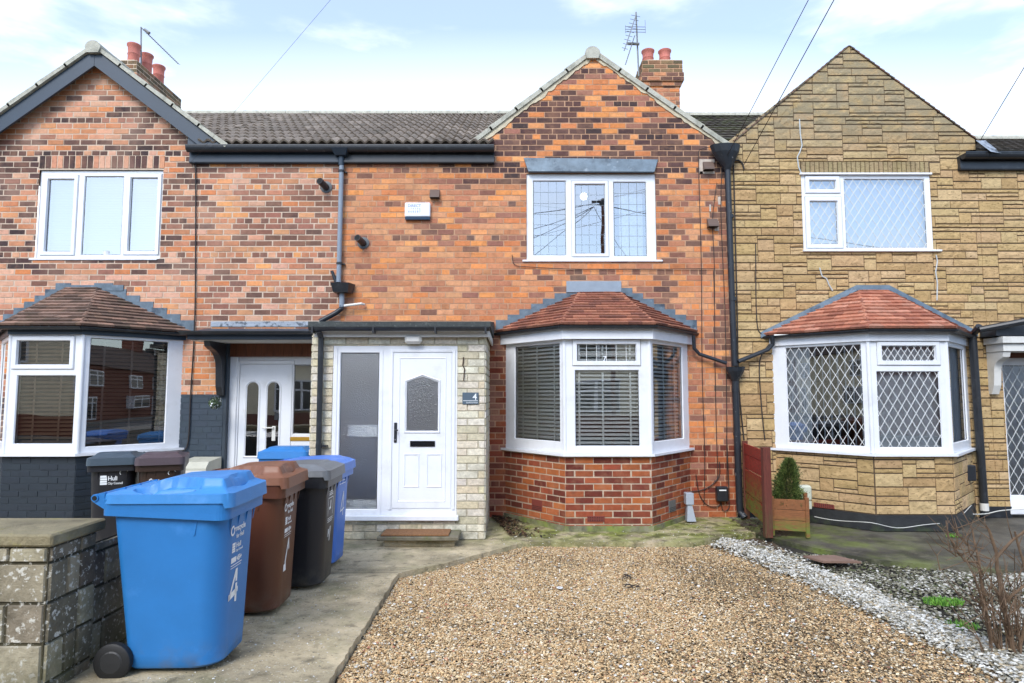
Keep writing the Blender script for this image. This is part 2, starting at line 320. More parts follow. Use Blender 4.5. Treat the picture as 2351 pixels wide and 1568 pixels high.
# ------------------------------------------------------------ lettering
def text_mesh(s, size, m, name, parent, mtx, bold=0.0, local=False, shear=0.0, align='LEFT', ext=0.0006):
    cu = bpy.data.curves.new(name, 'FONT'); cu.body = s; cu.size = size; cu.offset = bold; cu.extrude = ext; cu.align_x = align; cu.shear = shear; cu.resolution_u = 3
    t = bpy.data.objects.new(name, cu); COL.objects.link(t)
    dg = bpy.context.evaluated_depsgraph_get(); dg.update()
    me = bpy.data.meshes.new_from_object(t.evaluated_get(dg)); bpy.data.objects.remove(t)
    me.transform(mtx); me.materials.clear(); me.materials.append(m)
    o = bpy.data.objects.new(name, me); COL.objects.link(o); put(o, parent, local); return o
def fmtx(F, s, z, n):                  # text plane on a facade frame, reading along s
    p = F.p(s, z, n); return Matrix(((F.u.x, 0, F.n.x, p.x), (F.u.y, 0, F.n.y, p.y), (0, 1, 0, p.z), (0, 0, 0, 1)))
YW = 9.0
FW = FR((0, YW), (1, YW))              # s equals world x on the main wall
YF = 8.11                              # front plane of the bays
FX = lambda y: FR((0, y), (1, y))
def X(u, v, Y=YW): return W(u, v, Y)[0]
def Z(v, Y=YW, u=CX): return W(u, v, Y)[1]
def rectW(u0, v0, u1, v1, Y=YW):       # photo rectangle -> (x0, x1, z0, z1) on plane Y
    um, vm = (u0+u1)/2, (v0+v1)/2
    return (X(u0, vm, Y), X(u1, vm, Y), Z(v1, Y), Z(v0, Y))

# ------------------------------------------------------------ windows
def diamonds(mb, F, r, pw, phh, n, t=.006, x_off=0.0, z_off=0.0):
    s0, s1, z0, z1 = r; k = phh/pw
    for sg in (1, -1):
        c = -40
        base = s0 + x_off
        lo = int(math.floor(((s0-base) - (z1-z0)/k)/pw))-2; hi = int(math.ceil(((s1-base) + (z1-z0)/k)/pw))+2
        for i in range(lo, hi):
            sc = base+i*pw             # line: s = sc + sg*(z-z0-z_off)/k
            za, zb = z0, z1
            fa = lambda z: sc+sg*(z-z0-z_off)/k
            zs = sorted([z0+z_off+(s0-sc)*sg*k, z0+z_off+(s1-sc)*sg*k])
            za, zb = max(za, zs[0]), min(zb, zs[1])
            if zb-za < .01: continue
            a, b = fa(za), fa(zb); nn = n+(.0012 if sg > 0 else 0)
            mb.prism([F.p(a-t/2, za, nn), F.p(a+t/2, za, nn), F.p(b+t/2, zb, nn), F.p(b-t/2, zb, nn)], F.n*.003)
def squares(mb, F, r, cols, rows, n, t=.006):
    s0, s1, z0, z1 = r
    for s in cols: fbox(mb, F, s0+(s1-s0)*s-t/2, s0+(s1-s0)*s+t/2, z0, z1, n, n+.003)
    for z in rows: fbox(mb, F, s0, s1, z0+(z1-z0)*z-t/2, z0+(z1-z0)*z+t/2, n-.0015, n+.0015)
def blinds(mb, F, r, pitch, n, tilt=18, wd=.045, tapes=()):
    s0, s1, z0, z1 = r; z = z1-pitch*.5; t = R(tilt)
    dn, dz = wd/2*math.cos(t), wd/2*math.sin(t)
    while z > z0+pitch*.4:
        jz = random.uniform(-.001, .001)
        p = [F.p(s0, z-dz+jz, n+dn), F.p(s1, z-dz+jz, n+dn), F.p(s1, z+dz+jz, n-dn), F.p(s0, z+dz+jz, n-dn)]
        mb.prism(p, (0, 0, -.0028)); z -= pitch
    for q in tapes: fbox(mb, F, s0+(s1-s0)*q-.012, s0+(s1-s0)*q+.012, z0, z1, n+dn+.002, n+dn+.0035)
def window(parent, F, outer, cells, glass=None, m=None, n_off=0.0, fdep=.07, name='window', lead=None, lead_m=None, sill=None, void=(), sw=.045):
    m = m or m_pvc; glass = glass or m_glass; fr = MB()
    for r in rect_minus(outer, [c[:4] for c in cells]+list(void)): fbox(fr, F, r[0], r[1], r[2], r[3], n_off-fdep, n_off)
    for c in cells:                    # glazing bead
        a, b, d, e = c[:4]; fn = n_off+(.018 if c[4] else 0); k = .011
        q0 = [F.p(a, d, fn), F.p(b, d, fn), F.p(b, e, fn), F.p(a, e, fn)]; q1 = [F.p(a+k, d+k, n_off-.022), F.p(b-k, d+k, n_off-.022), F.p(b-k, e-k, n_off-.022), F.p(a+k, e-k, n_off-.022)]
        for i in range(4): fr.face([q0[i], q0[(i+1) % 4], q1[(i+1) % 4], q1[i]])
    w_ = fr.build(name, m, parent)
    for c in cells:
        a, b, d, e = c[:4]
        if c[4]:
            s = MB()
            for r in rect_minus((a-sw, b+sw, d-sw, e+sw), [(a, b, d, e)]): fbox(s, F, r[0], r[1], r[2], r[3], n_off+.0015, n_off+.018)
            q0 = [F.p(a-sw, d-sw, n_off+.018), F.p(b+sw, d-sw, n_off+.018), F.p(b+sw, e+sw, n_off+.018), F.p(a-sw, e+sw, n_off+.018)]
            q1 = [F.p(a-sw-.009, d-sw-.009, n_off+.0005), F.p(b+sw+.009, d-sw-.009, n_off+.0005), F.p(b+sw+.009, e+sw+.009, n_off+.0005), F.p(a-sw-.009, e+sw+.009, n_off+.0005)]
            for i in range(4): s.face([q0[i], q0[(i+1) % 4], q1[(i+1) % 4], q1[i]])
            s.build('sash', m, w_)
            g = MB(); gk = MB()
            for r in rect_minus((a-sw-.013, b+sw+.013, d-sw-.013, e+sw+.013), [(a-sw-.009, b+sw+.009, d-sw-.009, e+sw+.009)]): fbox(gk, F, r[0], r[1], r[2], r[3], n_off+.0002, n_off+.0012)
            gk.build('sash_seal', m_metal, w_)
        p = MB(); k = .008
        p.face([F.p(a+k, d+k, n_off-.020), F.p(b-k, d+k, n_off-.020), F.p(b-k, e-k, n_off-.020), F.p(a+k, e-k, n_off-.020)])
        p.build('pane', glass, w_, recalc=False)
        g = MB()
        for r in rect_minus((a+.009, b-.009, d+.009, e-.009), [(a+.014, b-.014, d+.014, e-.014)]): fbox(g, F, r[0], r[1], r[2], r[3], n_off-.0215, n_off-.0165)
        g.build('glazing_gasket', m_black, w_)
        if len(c) > 5 and c[5]:
            l = MB(); c[5](l, F, (a+k, b-k, d+k, e-k), n_off-.0185); l.build('leading', lead_m or m_white_strip, w_)
    if sill:
        s = MB(); a, b, z1 = sill; fbox(s, F, a, b, z1-.028, z1, n_off-.01, n_off+.05, b=.006); s.build('sill', m, w_)
    return w_
def bay_room(parent, q, z0, z1, m, y1=10.8):
    (xl, xfl, xfr, xr) = q; i = .055; P = [(xl+.02, y1), (xl+.02, YW+.06), (xl+.07, YW+.03), (xfl+i*.5, YF+i*1.3), (xfr-i*.5, YF+i*1.3), (xr-.07, YW+.03), (xr-.02, YW+.06), (xr-.02, y1)]
    b = MB(); b.face([(x, y, z0) for x, y in P]); b.face([(x, y, z1) for x, y in P][::-1])
    for k in (0, 6, 7): a, c = P[k], P[(k+1) % 8]; b.face([(*a, z0), (*c, z0), (*c, z1), (*a, z1)])
    return b.build('room', m, parent)
def room(parent, x0, x1, y0, y1, z0, z1, m=None, name='room'):
    b = MB(); P = lambda x, y, z: (x, y, z)
    b.face([P(x0, y1, z0), P(x1, y1, z0), P(x1, y1, z1), P(x0, y1, z1)]); b.face([P(x0, y0, z0), P(x0, y1, z0), P(x0, y1, z1), P(x0, y0, z1)])
    b.face([P(x1, y0, z0), P(x1, y1, z0), P(x1, y1, z1), P(x1, y0, z1)]); b.face([P(x0, y0, z0), P(x1, y0, z0), P(x1, y1, z0), P(x0, y1, z0)]); b.face([P(x0, y0, z1), P(x1, y0, z1), P(x1, y1, z1), P(x0, y1, z1)])
    return b.build(name, m or m_room, parent)

# ------------------------------------------------------------ roofs
def tile_plane(mb, pts, row, tw, thick, colfn, rng, jit=.0015):
    pts = [Vector(p) for p in pts]; o = pts[0]; sd = (pts[1]-pts[0]).normalized(); nn = sd.cross(pts[2]-o).normalized()
    if nn.z < 0: nn = -nn
    td = nn.cross(sd).normalized()
    if td.z < 0: td = -td
    P2 = [((p-o).dot(sd), (p-o).dot(td)) for p in pts]
    if sum(P2[i][0]*P2[(i+1) % len(P2)][1]-P2[(i+1) % len(P2)][0]*P2[i][1] for i in range(len(P2))) < 0: P2 = P2[::-1]
    smin, smax = min(p[0] for p in P2), max(p[0] for p in P2); tmax = max(p[1] for p in P2)
    for r in range(int(tmax/row)+1):
        s = smin-tw*(.5 if r % 2 else 0)+rng.uniform(-.01, .01)
        while s < smax:
            jt = rng.uniform(-jit, jit)
            poly = clip([(s+.002, r*row+jt), (s+tw-.002, r*row+jt), (s+tw-.002, (r+1)*row+.004), (s+.002, (r+1)*row+.004)], P2); s += tw
            if len(poly) < 3 or area(poly) < 3e-4: continue
            lf = rng.uniform(-.002, .003)
            top = [o+sd*p[0]+td*p[1]+nn*(thick*(1.3-1.0*min(1, max(0, (p[1]-r*row)/row)))+lf) for p in poly]; bot = [o+sd*p[0]+td*p[1]-nn*.004 for p in poly]
            n = len(poly); mb.mesh(top+bot, [tuple(range(n))]+[(i, i+n, (i+1) % n+n, (i+1) % n) for i in range(n)], colfn(rng))
    mb.face(pts, (0.05, .04, .035))
def wave_roof(mb, x0, x1, Y0, z0, Y1, z1, rows, wave, amp, colfn, rng):
    tilt = Vector((0, Y1-Y0, z1-z0)); td = tilt/rows; nn = Vector((0, -(z1-z0), Y1-Y0)).normalized(); per = 8; tile = wave*2
    n = int((x1-x0)/wave*per); off = 0
    for r in range(rows):
        base = Vector((0, Y0, z0))+td*r; cols = [colfn(rng) for _ in range(int((x1-x0)/tile)+3)]; jl = [rng.uniform(-.003, .004) for _ in cols]
        a, b, l = [], [], []
        for i in range(n+1):
            x = x0+(x1-x0)*i/n; ph = x/wave*2*math.pi; h = amp*(0.5+0.5*math.cos(ph))**0.8; k = int((x-x0)/tile)
            a.append(base+Vector((x, 0, 0))+nn*(h+.024+jl[k])); b.append(base+td*1.08+Vector((x, 0, 0))+nn*(h+.002)); l.append(base+Vector((x, 0, 0))+nn*(h-.006))
        for i in range(n):
            c = cols[int((x0+(x1-x0)*(i+.5)/n-x0)/tile)]
            mb.face([a[i], a[i+1], b[i+1], b[i]], c); mb.face([l[i], l[i+1], a[i+1], a[i]], tuple(q*.8 for q in c))
def gable_roof(root, apexL, apexR, eaveL, eaveR, y0, y1, rows, thick, m_t, colfn, m_v=None, vdepth=.0, rng=None, ridge_r=0.0, lift=.035, m_r=None):
    # eave/apex: (x, z) of the underside line; slabs run back along +Y
    mb = MB(); vg = MB()
    for (e, a, sg) in ((eaveL, apexL, 1), (eaveR, apexR, -1)):
        e, a = Vector((e[0], 0, e[1])), Vector((a[0], 0, a[1])); d = (a-e)/rows; nrm = Vector((-d.z*sg, 0, abs(d.x))).normalized()
        if nrm.z < 0: nrm = -nrm
        for r in range(rows):
            p0 = e+d*r; p1 = e+d*(r+1.06 if r < rows-1 else r+1); q = [p0, p1, p1+nrm*thick, p0+nrm*(thick+lift)]
            if m_v: vg.prism([v+Vector((0, y0, 0)) for v in q], (0, vdepth, 0), (.5, .5, .5)); mb.prism([v+Vector((0, y0+vdepth+.002, 0)) for v in q], (0, y1-y0-vdepth, 0), colfn(rng))
            else: mb.prism([v+Vector((0, y0, 0)) for v in q], (0, y1-y0, 0), colfn(rng))
    rf = mb.build('gable_roof', m_t, root)
    if m_v: vg.build('verge', m_v, rf)
    if ridge_r:
        rg = MB(); c = ((apexL[0]+apexR[0])/2, (apexL[1]+apexR[1])/2+thick*1.0-.035); n = 14; y = y0-.02; k = 0
        while y < y1:
            ye = y+.42; r = ridge_r+(.006 if k % 2 else 0)
            arc = [Vector((c[0]+r*1.05*math.cos(math.pi*i/n), y, c[1]-.02+r*.95*math.sin(math.pi*i/n))) for i in range(n+1)] + [Vector((c[0]-r*.8, y, c[1]-.10)), Vector((c[0]+r*.8, y, c[1]-.10))]
            rg.prism(arc, (0, ye-y-.004, 0), (.5, .5, .5)); y = ye; k += 1
        rg.build('ridge_tile', m_r or m_verge, rf)
    return rf
def pick(cols, k=.86):
    def f(rng): m = rng.uniform(.82, 1.14); return tuple(q*m for q in c8(rng.choice(cols), k))
    return f
conc_cols = pick(['948678', '887a6c', '9e9082', '8e8072'], .72); moss_cols = pick(['5a5248', '4c453c', '6a6154'], .6)

# ------------------------------------------------------------ brick colours
SOFT = [c8(h, .78) for h in ('8a675a', '7c5c50', '96705f', '82665a')]
def jit(c, rng, a=.10): k = 1+rng.uniform(-a, a); return (c[0]*k, c[1]*k*(1+rng.uniform(-.04, .04)), c[2]*k)
DARK = [c8(h, .74) for h in ('6a4f4a', '5d4644', '755950', '4f4040', '7a5c52')]; ORG = [c8(h, .88) for h in ('e8985c', 'de8c55', 'eaa26a', 'd48656')]
MID = [c8(h, .86) for h in ('d8966c', 'cc8a64', 'da9e74', 'c48464')]; BRN = [c8(h, .80) for h in ('a87462', '996a5a', '8e6656', 'b07c66')]
PEACH = [c8(h, .84) for h in ('e0a686', 'd89a7a', 'e4b094', 'd2906e')]; RED = [c8(h, .72) for h in ('a5533a', 'b0603f', '8e4734', 'c06c42', '7a3c30')]
def col_b(x, z, rng, hd):
    q = vn(x, z, 1.7, 3.1)
    if z > 4.72 and abs(x-1.17) < 2.2:
        pd = .60+.5*(q-.5)+(.25 if hd else 0)-(.25 if z > 6.0 else 0); pd -= .25 if (x > 1.0 and 5.7 < z < 6.2) else 0
        return jit(rng.choice(DARK) if rng.random() < pd else rng.choice(ORG+BRN[:1]), rng)
    if z < 1.0:
        return jit(rng.choice(RED + BRN[:1]), rng)
    if z < 2.5 and x > -.5 and x < .1: return jit(rng.choice(RED[:3]+BRN), rng)
    band = .5+.5*math.sin(z*3.7+1.2*vn(x, z, .5, 9)); pd = .10+.45*max(0, q-.42)*2*band+(.5 if (z < 2.68 and x < 0) else 0)+(.12 if hd else 0)
    edge = (x > 2.9 or abs(x-2.13) < .12) and z > 1.2
    if edge and rng.random() < .6: return jit(rng.choice(SOFT+BRN+DARK[:1]), rng)
    r = rng.random()
    if r < pd*.30: return jit(rng.choice(SOFT), rng)
    if r < pd*1.25: return jit(rng.choice(BRN), rng)
    return jit(rng.choice(ORG[1:]+MID if x > .3 or q > .5 else MID+ORG[:1]+MID), rng)
def col_a(x, z, rng, hd):
    q = vn(x, z, 1.3, 7.7)
    if z < 1.69: return jit(c8('3f4d5a', .62), rng, .05)
    if x < -4.3 and z > 3.35:
        pd = .18+.55*max(0, q-.35)+(.32 if 4.6 < z < 5.35 else 0)-(.35 if z > 6.0 else 0)+(.25 if x < -6.6 and z < 5.2 else 0)
        r = rng.random()
        return jit(rng.choice(DARK) if r < pd else (rng.choice(BRN) if r < pd+.12 else rng.choice(PEACH+MID[:2]+ORG[3:])), rng)
    if z < 3.45 and x < -4.4: r = rng.random(); return jit(rng.choice(PEACH[:3]) if r < .72 else rng.choice(BRN+ORG), rng)
    if z < 2.6: return jit(rng.choice(MID+ORG[2:]), rng)
    pd = .30+.9*(q-.45); r = rng.random()
    if r < pd*.45: return jit(rng.choice(SOFT+DARK[2:3]), rng)
    if r < pd*1.35: return jit(rng.choice(BRN), rng)
    return jit(rng.choice(PEACH+MID+MID+ORG[2:]), rng)

# ------------------------------------------------------------ bays
def bay_frames(xl, xfl, xfr, xr, yf=YF): return (FR((xl, YW), (xfl, yf)), FR((xfl, yf), (xfr, yf)), FR((xfr, yf), (xr, YW)))
def bay_prism(root, name, m, pts_out, z0, z1, part=True):
    mb = MB(); mb.prism([(p[0], p[1], z0) for p in pts_out], (0, 0, z1-z0)); return mb.build(name, m, root)
def offs(xl, xfl, xfr, xr, o, yf=YF): return [(xl-o*1.0, YW-.003), (xfl-o*.42, yf-o), (xfr+o*.42, yf-o), (xr+o*1.0, YW-.003)]
def bay_roof(root, q, za, xa1, xa2, ze, row, tw, m_t, colfn, seed, ov=.12, gut=m_black, thick=.022):
    rng = random.Random(seed); E = offs(*q, ov); E = [(p[0], p[1], ze) for p in E]; A1 = (xa1, YW-.01, za); A2 = (xa2, YW-.01, za)
    E[0] = (E[0][0], YW-.01, ze); E[3] = (E[3][0], YW-.01, ze)
    mb = MB(); tile_plane(mb, [E[1], E[2], A2, A1], row, tw, thick, colfn, rng); tile_plane(mb, [E[0], E[1], A1], row, tw, thick, colfn, rng); tile_plane(mb, [E[2], E[3], A2], row, tw, thick, colfn, rng)
    rf = mb.build('bay_roof', m_t, root)
    hp = MB()
    for (a, b) in ((E[1], A1), (E[2], A2)):
        a, b = Vector(a), Vector(b); d = b-a; n = int(d.length/.14)
        for i in range(n):
            p, r_ = a+d*(i/n), a+d*((i+1.0)/n); s = Vector((d.y, -d.x, 0)).normalized()*.032
            up = Vector((0, 0, .016)); hp.mesh([p-s+up*.4, p+up*1.9, p+s+up*.4, r_-s*.9+up*.2, r_+up*1.2, r_+s*.9+up*.2], [(0, 1, 4, 3), (1, 2, 5, 4), (0, 2, 1)], colfn(rng))
    hp.build('hip_tile', m_t, rf)
    g = MB(); G = offs(*q, ov+.012); 
    for i in range(3):
        a, b = Vector((*G[i], ze-.018)), Vector((*G[i+1], ze-.018)); d = (b-a).normalized(); F = FR(G[i], G[i+1]); prof = [(.04*math.cos(t), .038*math.sin(t)) for t in [math.pi+math.pi*k/8 for k in range(9)]]
        pts = [a+Vector((F.n.x*(c_-.02), F.n.y*(c_-.02), s_)) for c_, s_ in prof]; g.prism(pts, b-a)
    g.build('gutter', gut, rf)
    return rf

# ============================================================ HOUSE 6 (left)
H6 = thing('terraced_house', 'pinkish brick terraced house at left with slate blue bargeboards and dark painted base', 'house', (-5.1, YW, 0), group='houses of the brick terrace')
H4 = thing('terraced_house', 'orange brick terraced house in the middle with white front door porch and red tiled bay', 'house', (0.4, YW, 0), group='houses of the brick terrace')
H2 = thing('terraced_house', 'terraced house at right clad in yellow brown stone with diamond leaded windows', 'house', (5.4, YW, 0))
XPL, XPR = -2.43, 3.10                 # party lines
ZE = 0.0826*61                         # course line where the gables start
wall_top = Z(345)
bA = (-7.20, -6.38, -5.46, -4.635); bB = (-.089, .665, 1.745, 2.472); bC = (3.66, 4.53, 5.52, 6.40)
wA = rectW(85, 390, 371, 594); wB = rectW(1209, 399, 1506, 598); wC = rectW(1842, 402, 2138, 576)
SILL, TOP = Z(1041, YF), Z(771, YF)
doorA = (X(510, 1000), XPL-.02, 0.0, Z(784))

holesA = [wA, (bA[0]+.03, bA[3]-.03, 0.0, TOP+.1), (doorA[0], doorA[1], 0, doorA[3]), (bA[3]-.03, doorA[0], 0, 1.69), (wA[0]-.02, wA[1]+.01, wA[3], wA[3]+.215)]
triA = [(-8.7, ZE), (X(516, 330), ZE), (X(220, 128), Z(128))]; triA = [(X(220, 128)-(X(500, 330)-X(220, 128)), ZE), (X(500, 330), ZE), (X(220, 128), Z(128))]
mb = MB(); rectA = (-8.9, XPL, 0, ZE); lay_bricks(mb, FW, rectA, holesA, col_a, seed=3, ph=4, j=.012)
lay_bricks(mb, FW, (-8.9, -3.5, ZE, 6.9), holesA, col_a, tri=triA, seed=4, ph=4, j=.012)
rng = random.Random(8); x = wA[0]-.01
while x < wA[1]:                      # soldier course over the window
    c = jit(rng.choice(DARK if rng.random() < .5 else PEACH), rng); block(mb, FW, [(x+.005, wA[3]+.022), (x+.080, wA[3]+.022), (x+.080, wA[3]+.208), (x+.005, wA[3]+.208)], .007, .003, c, -.004, rng, .001); x += .0865
wall6 = mb.build('wall', m_brick_pink, H6)
mb = MB(); lay_mortar(mb, FW, rectA, holesA[:3]); lay_mortar(mb, FW, (-8.9, -3.5, ZE, 6.9), [], triA); mb.build('mortar', m_mortar_a, wall6)
mb = MB(); lay_bricks(mb, FW, (bA[3]-.03, doorA[0], 0, 1.69), [], lambda x, z, r, h: jit(c8('3f4f5e', .62), r, .05), seed=9, ph=4); fbox(mb, FW, bA[3]-.03, doorA[0], 0, 1.69, -.01, .0005, c8('3f4f5e', .58))
mb.build('painted_base', m_slate_paint, wall6)
# upper window
c1, c2, c3 = rectW(103, 409, 165, 577), rectW(186.5, 402, 278, 585), rectW(294, 406, 358, 576)
w6 = window(H6, FW, wA, [(*c1, 1), (*c2, 0), (*c3, 1)], glass=m_glass_up, n_off=-.03, sill=(wA[0]-.07, wA[1]-.03, wA[2]+.005))
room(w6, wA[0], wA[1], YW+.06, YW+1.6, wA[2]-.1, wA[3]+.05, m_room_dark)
mb = MB(); blinds(mb, FW, (wA[0]+.08, wA[1]-.08, wA[2]+.05, wA[3]-.02), .025, -.15, tilt=60, wd=.026); mb.build('blind', mat('grey_blind', c8('9aa0a6', .7), .7), w6)  # slats share one even mid grey of their own
mb = MB(); mb.lathe([(.04, 0), (.052, .065), (.047, .066), (.037, .01)], (X(239, 585), YW+.07, wA[2]+.052), 14); mb.build('plant_pot', m_pvc, w6)
# bay
def bay_wall(root, q, colfn, m, mm, seed, base=0.0, hdr=0, L=.236, top=None):
    mb = MB(); mo = MB()
    for i, F in enumerate(bay_frames(*q)):
        lay_bricks(mb, F, (0, F.len, base, (top or SILL)-.03), [], colfn, seed=seed+i, hdr=hdr, L=L, depth=.0045, bev=.004); lay_mortar(mo, F, (0, F.len, base, (top or SILL)-.03), [])
    o = mb.build('bay_wall', m, root); mo.build('mortar', mm, o); return o
bay_wall(H6, bA, lambda x, z, r, h: jit(c8('2c3a48', .5), r, .06), m_slate_paint, mat('painted_mortar', c8('33404c', .5), .6), 21)
def bay_window(root, q, sidesL, front, sidesR, glass, lead, lead_m, top, sillw=.07, fascia=None, fm=None, sash_w=.045, fo=.035):
    L_, F_, R_ = bay_frames(*q); o = (0, 0)
    fl = window(root, L_, (0, L_.len, SILL, top), sidesL(L_), glass, name='bay_window', lead_m=lead_m, sw=sash_w)
    ff = window(root, F_, (0, F_.len, SILL, top), front(F_), glass, name='bay_window', lead_m=lead_m, sw=sash_w)
    fr = window(root, R_, (0, R_.len, SILL, top), sidesR(R_), glass, name='bay_window', lead_m=lead_m, sw=sash_w)
    for p in (q[1], q[2]): mb = MB(); mb.lathe([(.026, 0), (.026, top-SILL)], (p, YF+.012, SILL), 12); mb.build('corner_post', m_pvc, ff)
    mb = MB(); O = offs(*q, sillw); mb.prism([(p[0], p[1], SILL-.032) for p in O], (0, 0, .03)); mb.build('sill', m_pvc, ff)
    mb = MB(); O = offs(*q, fo); mb.prism([(p[0], p[1], top) for p in O], (0, 0, fascia)); mb.build('fascia', fm or m_pvc, ff)
    return fl, ff, fr
topA = Z(768, YF)
def cellsfrom(F, rs):                 # (s fraction span in metres, v span on the front plane)
    return rs
zz = lambda v: Z(v, YF)
wl, wf, wr = bay_window(H6, bA, lambda F: [(.09, F.len-.1, zz(1020), topA-.05, 0)],
    lambda F: [(X(39, 810, YF)-bA[1], X(162, 810, YF)-bA[1], zz(838), zz(781), 1), (X(34, 940, YF)-bA[1], X(170, 940, YF)-bA[1], zz(1020), zz(861), 0)],
    lambda F: [(.085, F.len-.19, SILL+.07, topA-.03, 0)], m_glass, None, None, topA, fascia=.10, fm=m_slate)
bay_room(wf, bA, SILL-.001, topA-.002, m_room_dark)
mb = MB(); LF, FF, RF = bay_frames(*bA)
blinds(mb, FF, (.05, FF.len-.05, SILL+.05, topA-.03), .05, -.09, tilt=38, tapes=(.3, .7)); blinds(mb, RF, (.05, RF.len-.08, SILL+.05, topA-.03), .05, -.09, tilt=38, tapes=(.2, .5, .85)); mb.build('blind', m_blind_brown, wf)
brown_tiles = pick(['8a6d5c', '786052', '96796a', '6c584c', 'a07e6c'], .75)
bay_roof(H6, bA, Z(662, 8.99), X(155, 662), X(225, 662), topA+.11, .095, .19, m_brown_tile, brown_tiles, 5)
def flashing(root, q, xa1, xa2, za, ze, m, steps, top_piece=None, left=True, right=True):
    for (xe, xa, sg) in ((q[0]-.12, xa1, 1), (q[3]+.12, xa2, -1)):
        mb = MB()
        for i in range(steps):
            f0, f1 = i/steps, (i+1)/steps; xs = sorted((xe+(xa-xe)*f0-sg*.02, xe+(xa-xe)*f1+sg*.05)); z0, z1 = ze+(za-ze)*f0-.02, ze+(za-ze)*f1+.075
            n1_ = .013+(.0012 if i % 2 else 0); fbox(mb, FW, xs[0], xs[1], z0, z1, .002, n1_)
        mb.build('lead_flashing', m, root)
    if top_piece: mb = MB(); fbox(mb, FW, *top_piece, .002, .022); mb.build('lead_flashing', m, root)
flashing(H6, bA, X(155, 662), X(225, 662), Z(662, 8.99), topA+.12, m_lead, 7, (X(133, 660), X(285, 660), Z(668), Z(655)))
# door in its recess, boards above
YD = 9.13; FD = FX(YD); dA = (X(512, 1000, YD), XPL-.02, .06, Z(818, YD))
dl = rectW(546, 836, 668, 1190, YD); dl = (dl[0], dl[1], .10, dl[3])
df = window(H6, FD, dA, [(X(672, 950, YD), XPL-.06, Z(997, YD), Z(836, YD), 0)], name='door_frame')
mb = MB(); fbox(mb, FD, dA[0]-.0, dA[0]+.19, dA[2], dA[3]-.005, .0, .04, b=.006); fbox(mb, FD, dl[0]-.055, dl[0], dl[2], dl[3]+.05, .0, .022, b=.004); fbox(mb, FD, dl[0], dl[1]+.02, dl[3], dl[3]+.05, .001, .023, b=.004); mb.build('door_frame', m_pvc, H6)
mb = MB(); fbox(mb, FD, dl[0]+.004, dl[1]-.004, dl[2], dl[3]-.004, .0, .012, b=.004); door6 = mb.build('door', m_pvc, H6)
def arch(mb, F, s0, s1, z0, z1, n0, n1, wid):  # raised arched moulding ring
    r = (s1-s0)/2; c = (s0+s1)/2; zc = z1-r; o = [(s1, z0)]+[(c+r*math.cos(t), zc+r*math.sin(t)) for t in [math.pi*k/12 for k in range(13)]]+[(s0, z0)]
    r2 = r-wid; i_ = [(s1-wid, z0+wid)]+[(c+r2*math.cos(t), zc+r2*math.sin(t)) for t in [math.pi*k/12 for k in range(13)]]+[(s0+wid, z0+wid)]
    n = len(o)
    for k in range(n):
        a, b, c_, d = o[k], o[(k+1) % n], i_[(k+1) % n], i_[k]; mb.face([F.p(*a, n0), F.p(*b, n0), F.p((b[0]+c_[0])/2, (b[1]+c_[1])/2, n1), F.p((a[0]+d[0])/2, (a[1]+d[1])/2, n1)]); mb.face([F.p((a[0]+d[0])/2, (a[1]+d[1])/2, n1), F.p((b[0]+c_[0])/2, (b[1]+c_[1])/2, n1), F.p(*c_, n0), F.p(*d, n0)])
    return [F.p(*q, n0+.001) for q in i_]
for (u0, u1) in ((566, 597), (613, 645)):
    mb = MB(); x0, x1 = X(u0-3, 900, YD), X(u1+3, 900, YD); inner = arch(mb, FD, x0, x1, Z(1052, YD), Z(872, YD), .012, .024, .035); mb.build('door_moulding', m_pvc, door6)
    g = MB(); g.face([p+Vector((0, -.0025, 0)) for p in inner]); g.build('door_pane', m_glass, door6, recalc=False); g = MB(); g.face([p+Vector((0, -.0005, 0)) for p in inner]); g.build('door_pane_backing', m_darkin, door6)
mb = MB(); fbox(mb, FD, X(655, 1, YD), X(663, 1, YD), Z(1012, YD), Z(978, YD), .012, .02, b=.003); mb.tube([FD.p(X(659, 1, YD), Z(982, YD), .02), FD.p(X(659, 1, YD), Z(982, YD), .05), FD.p(X(635, 1, YD), Z(982, YD), .05)], .008); mb.build('handle', m_pvc_old, door6)
mb = MB(); fbox(mb, FD, X(661, 1, YD), X(669, 1, YD), Z(964, YD), Z(947, YD), .012, .045, b=.004); mb.build('door_camera', m_black, door6)
mb = MB(); fbox(mb, FD, X(694, 1, YD), XPL+.04, Z(1012, YD), Z(1003, YD), .001, .012, b=.003); mb.build('letter_plate', m_brass, H6)
text_mesh('6', .10, m_text_dark, 'door_number', H6, fmtx(FD, X(671, 1, YD), Z(1014, YD), .004), bold=0)
room(H6, dA[0], dA[1], YD+.08, YD+1.6, 0, dA[3]-.05, m_room)
mb = MB()
for k in range(12): xk = doorA[0]+.003+(doorA[1]-doorA[0])*k/12; fbox(mb, FX(9.08), xk, xk+(doorA[1]-doorA[0])/12-.004, dA[3]-.01, doorA[3], .0, .014+.002*(k % 2))
mb.build('timber_boards', m_timber, H6)
mb = MB(); fbox(mb, FW, doorA[0]-.0, doorA[0]+.04, 0, doorA[3], -.2, -.001, c8('3f4d5a', .6)); fbox(mb, FX(9.2), doorA[0]-.1, doorA[1], dA[3]-.02, doorA[3]+.05, 0, .05); mb.build('door_reveal', m_slate_paint, H6)
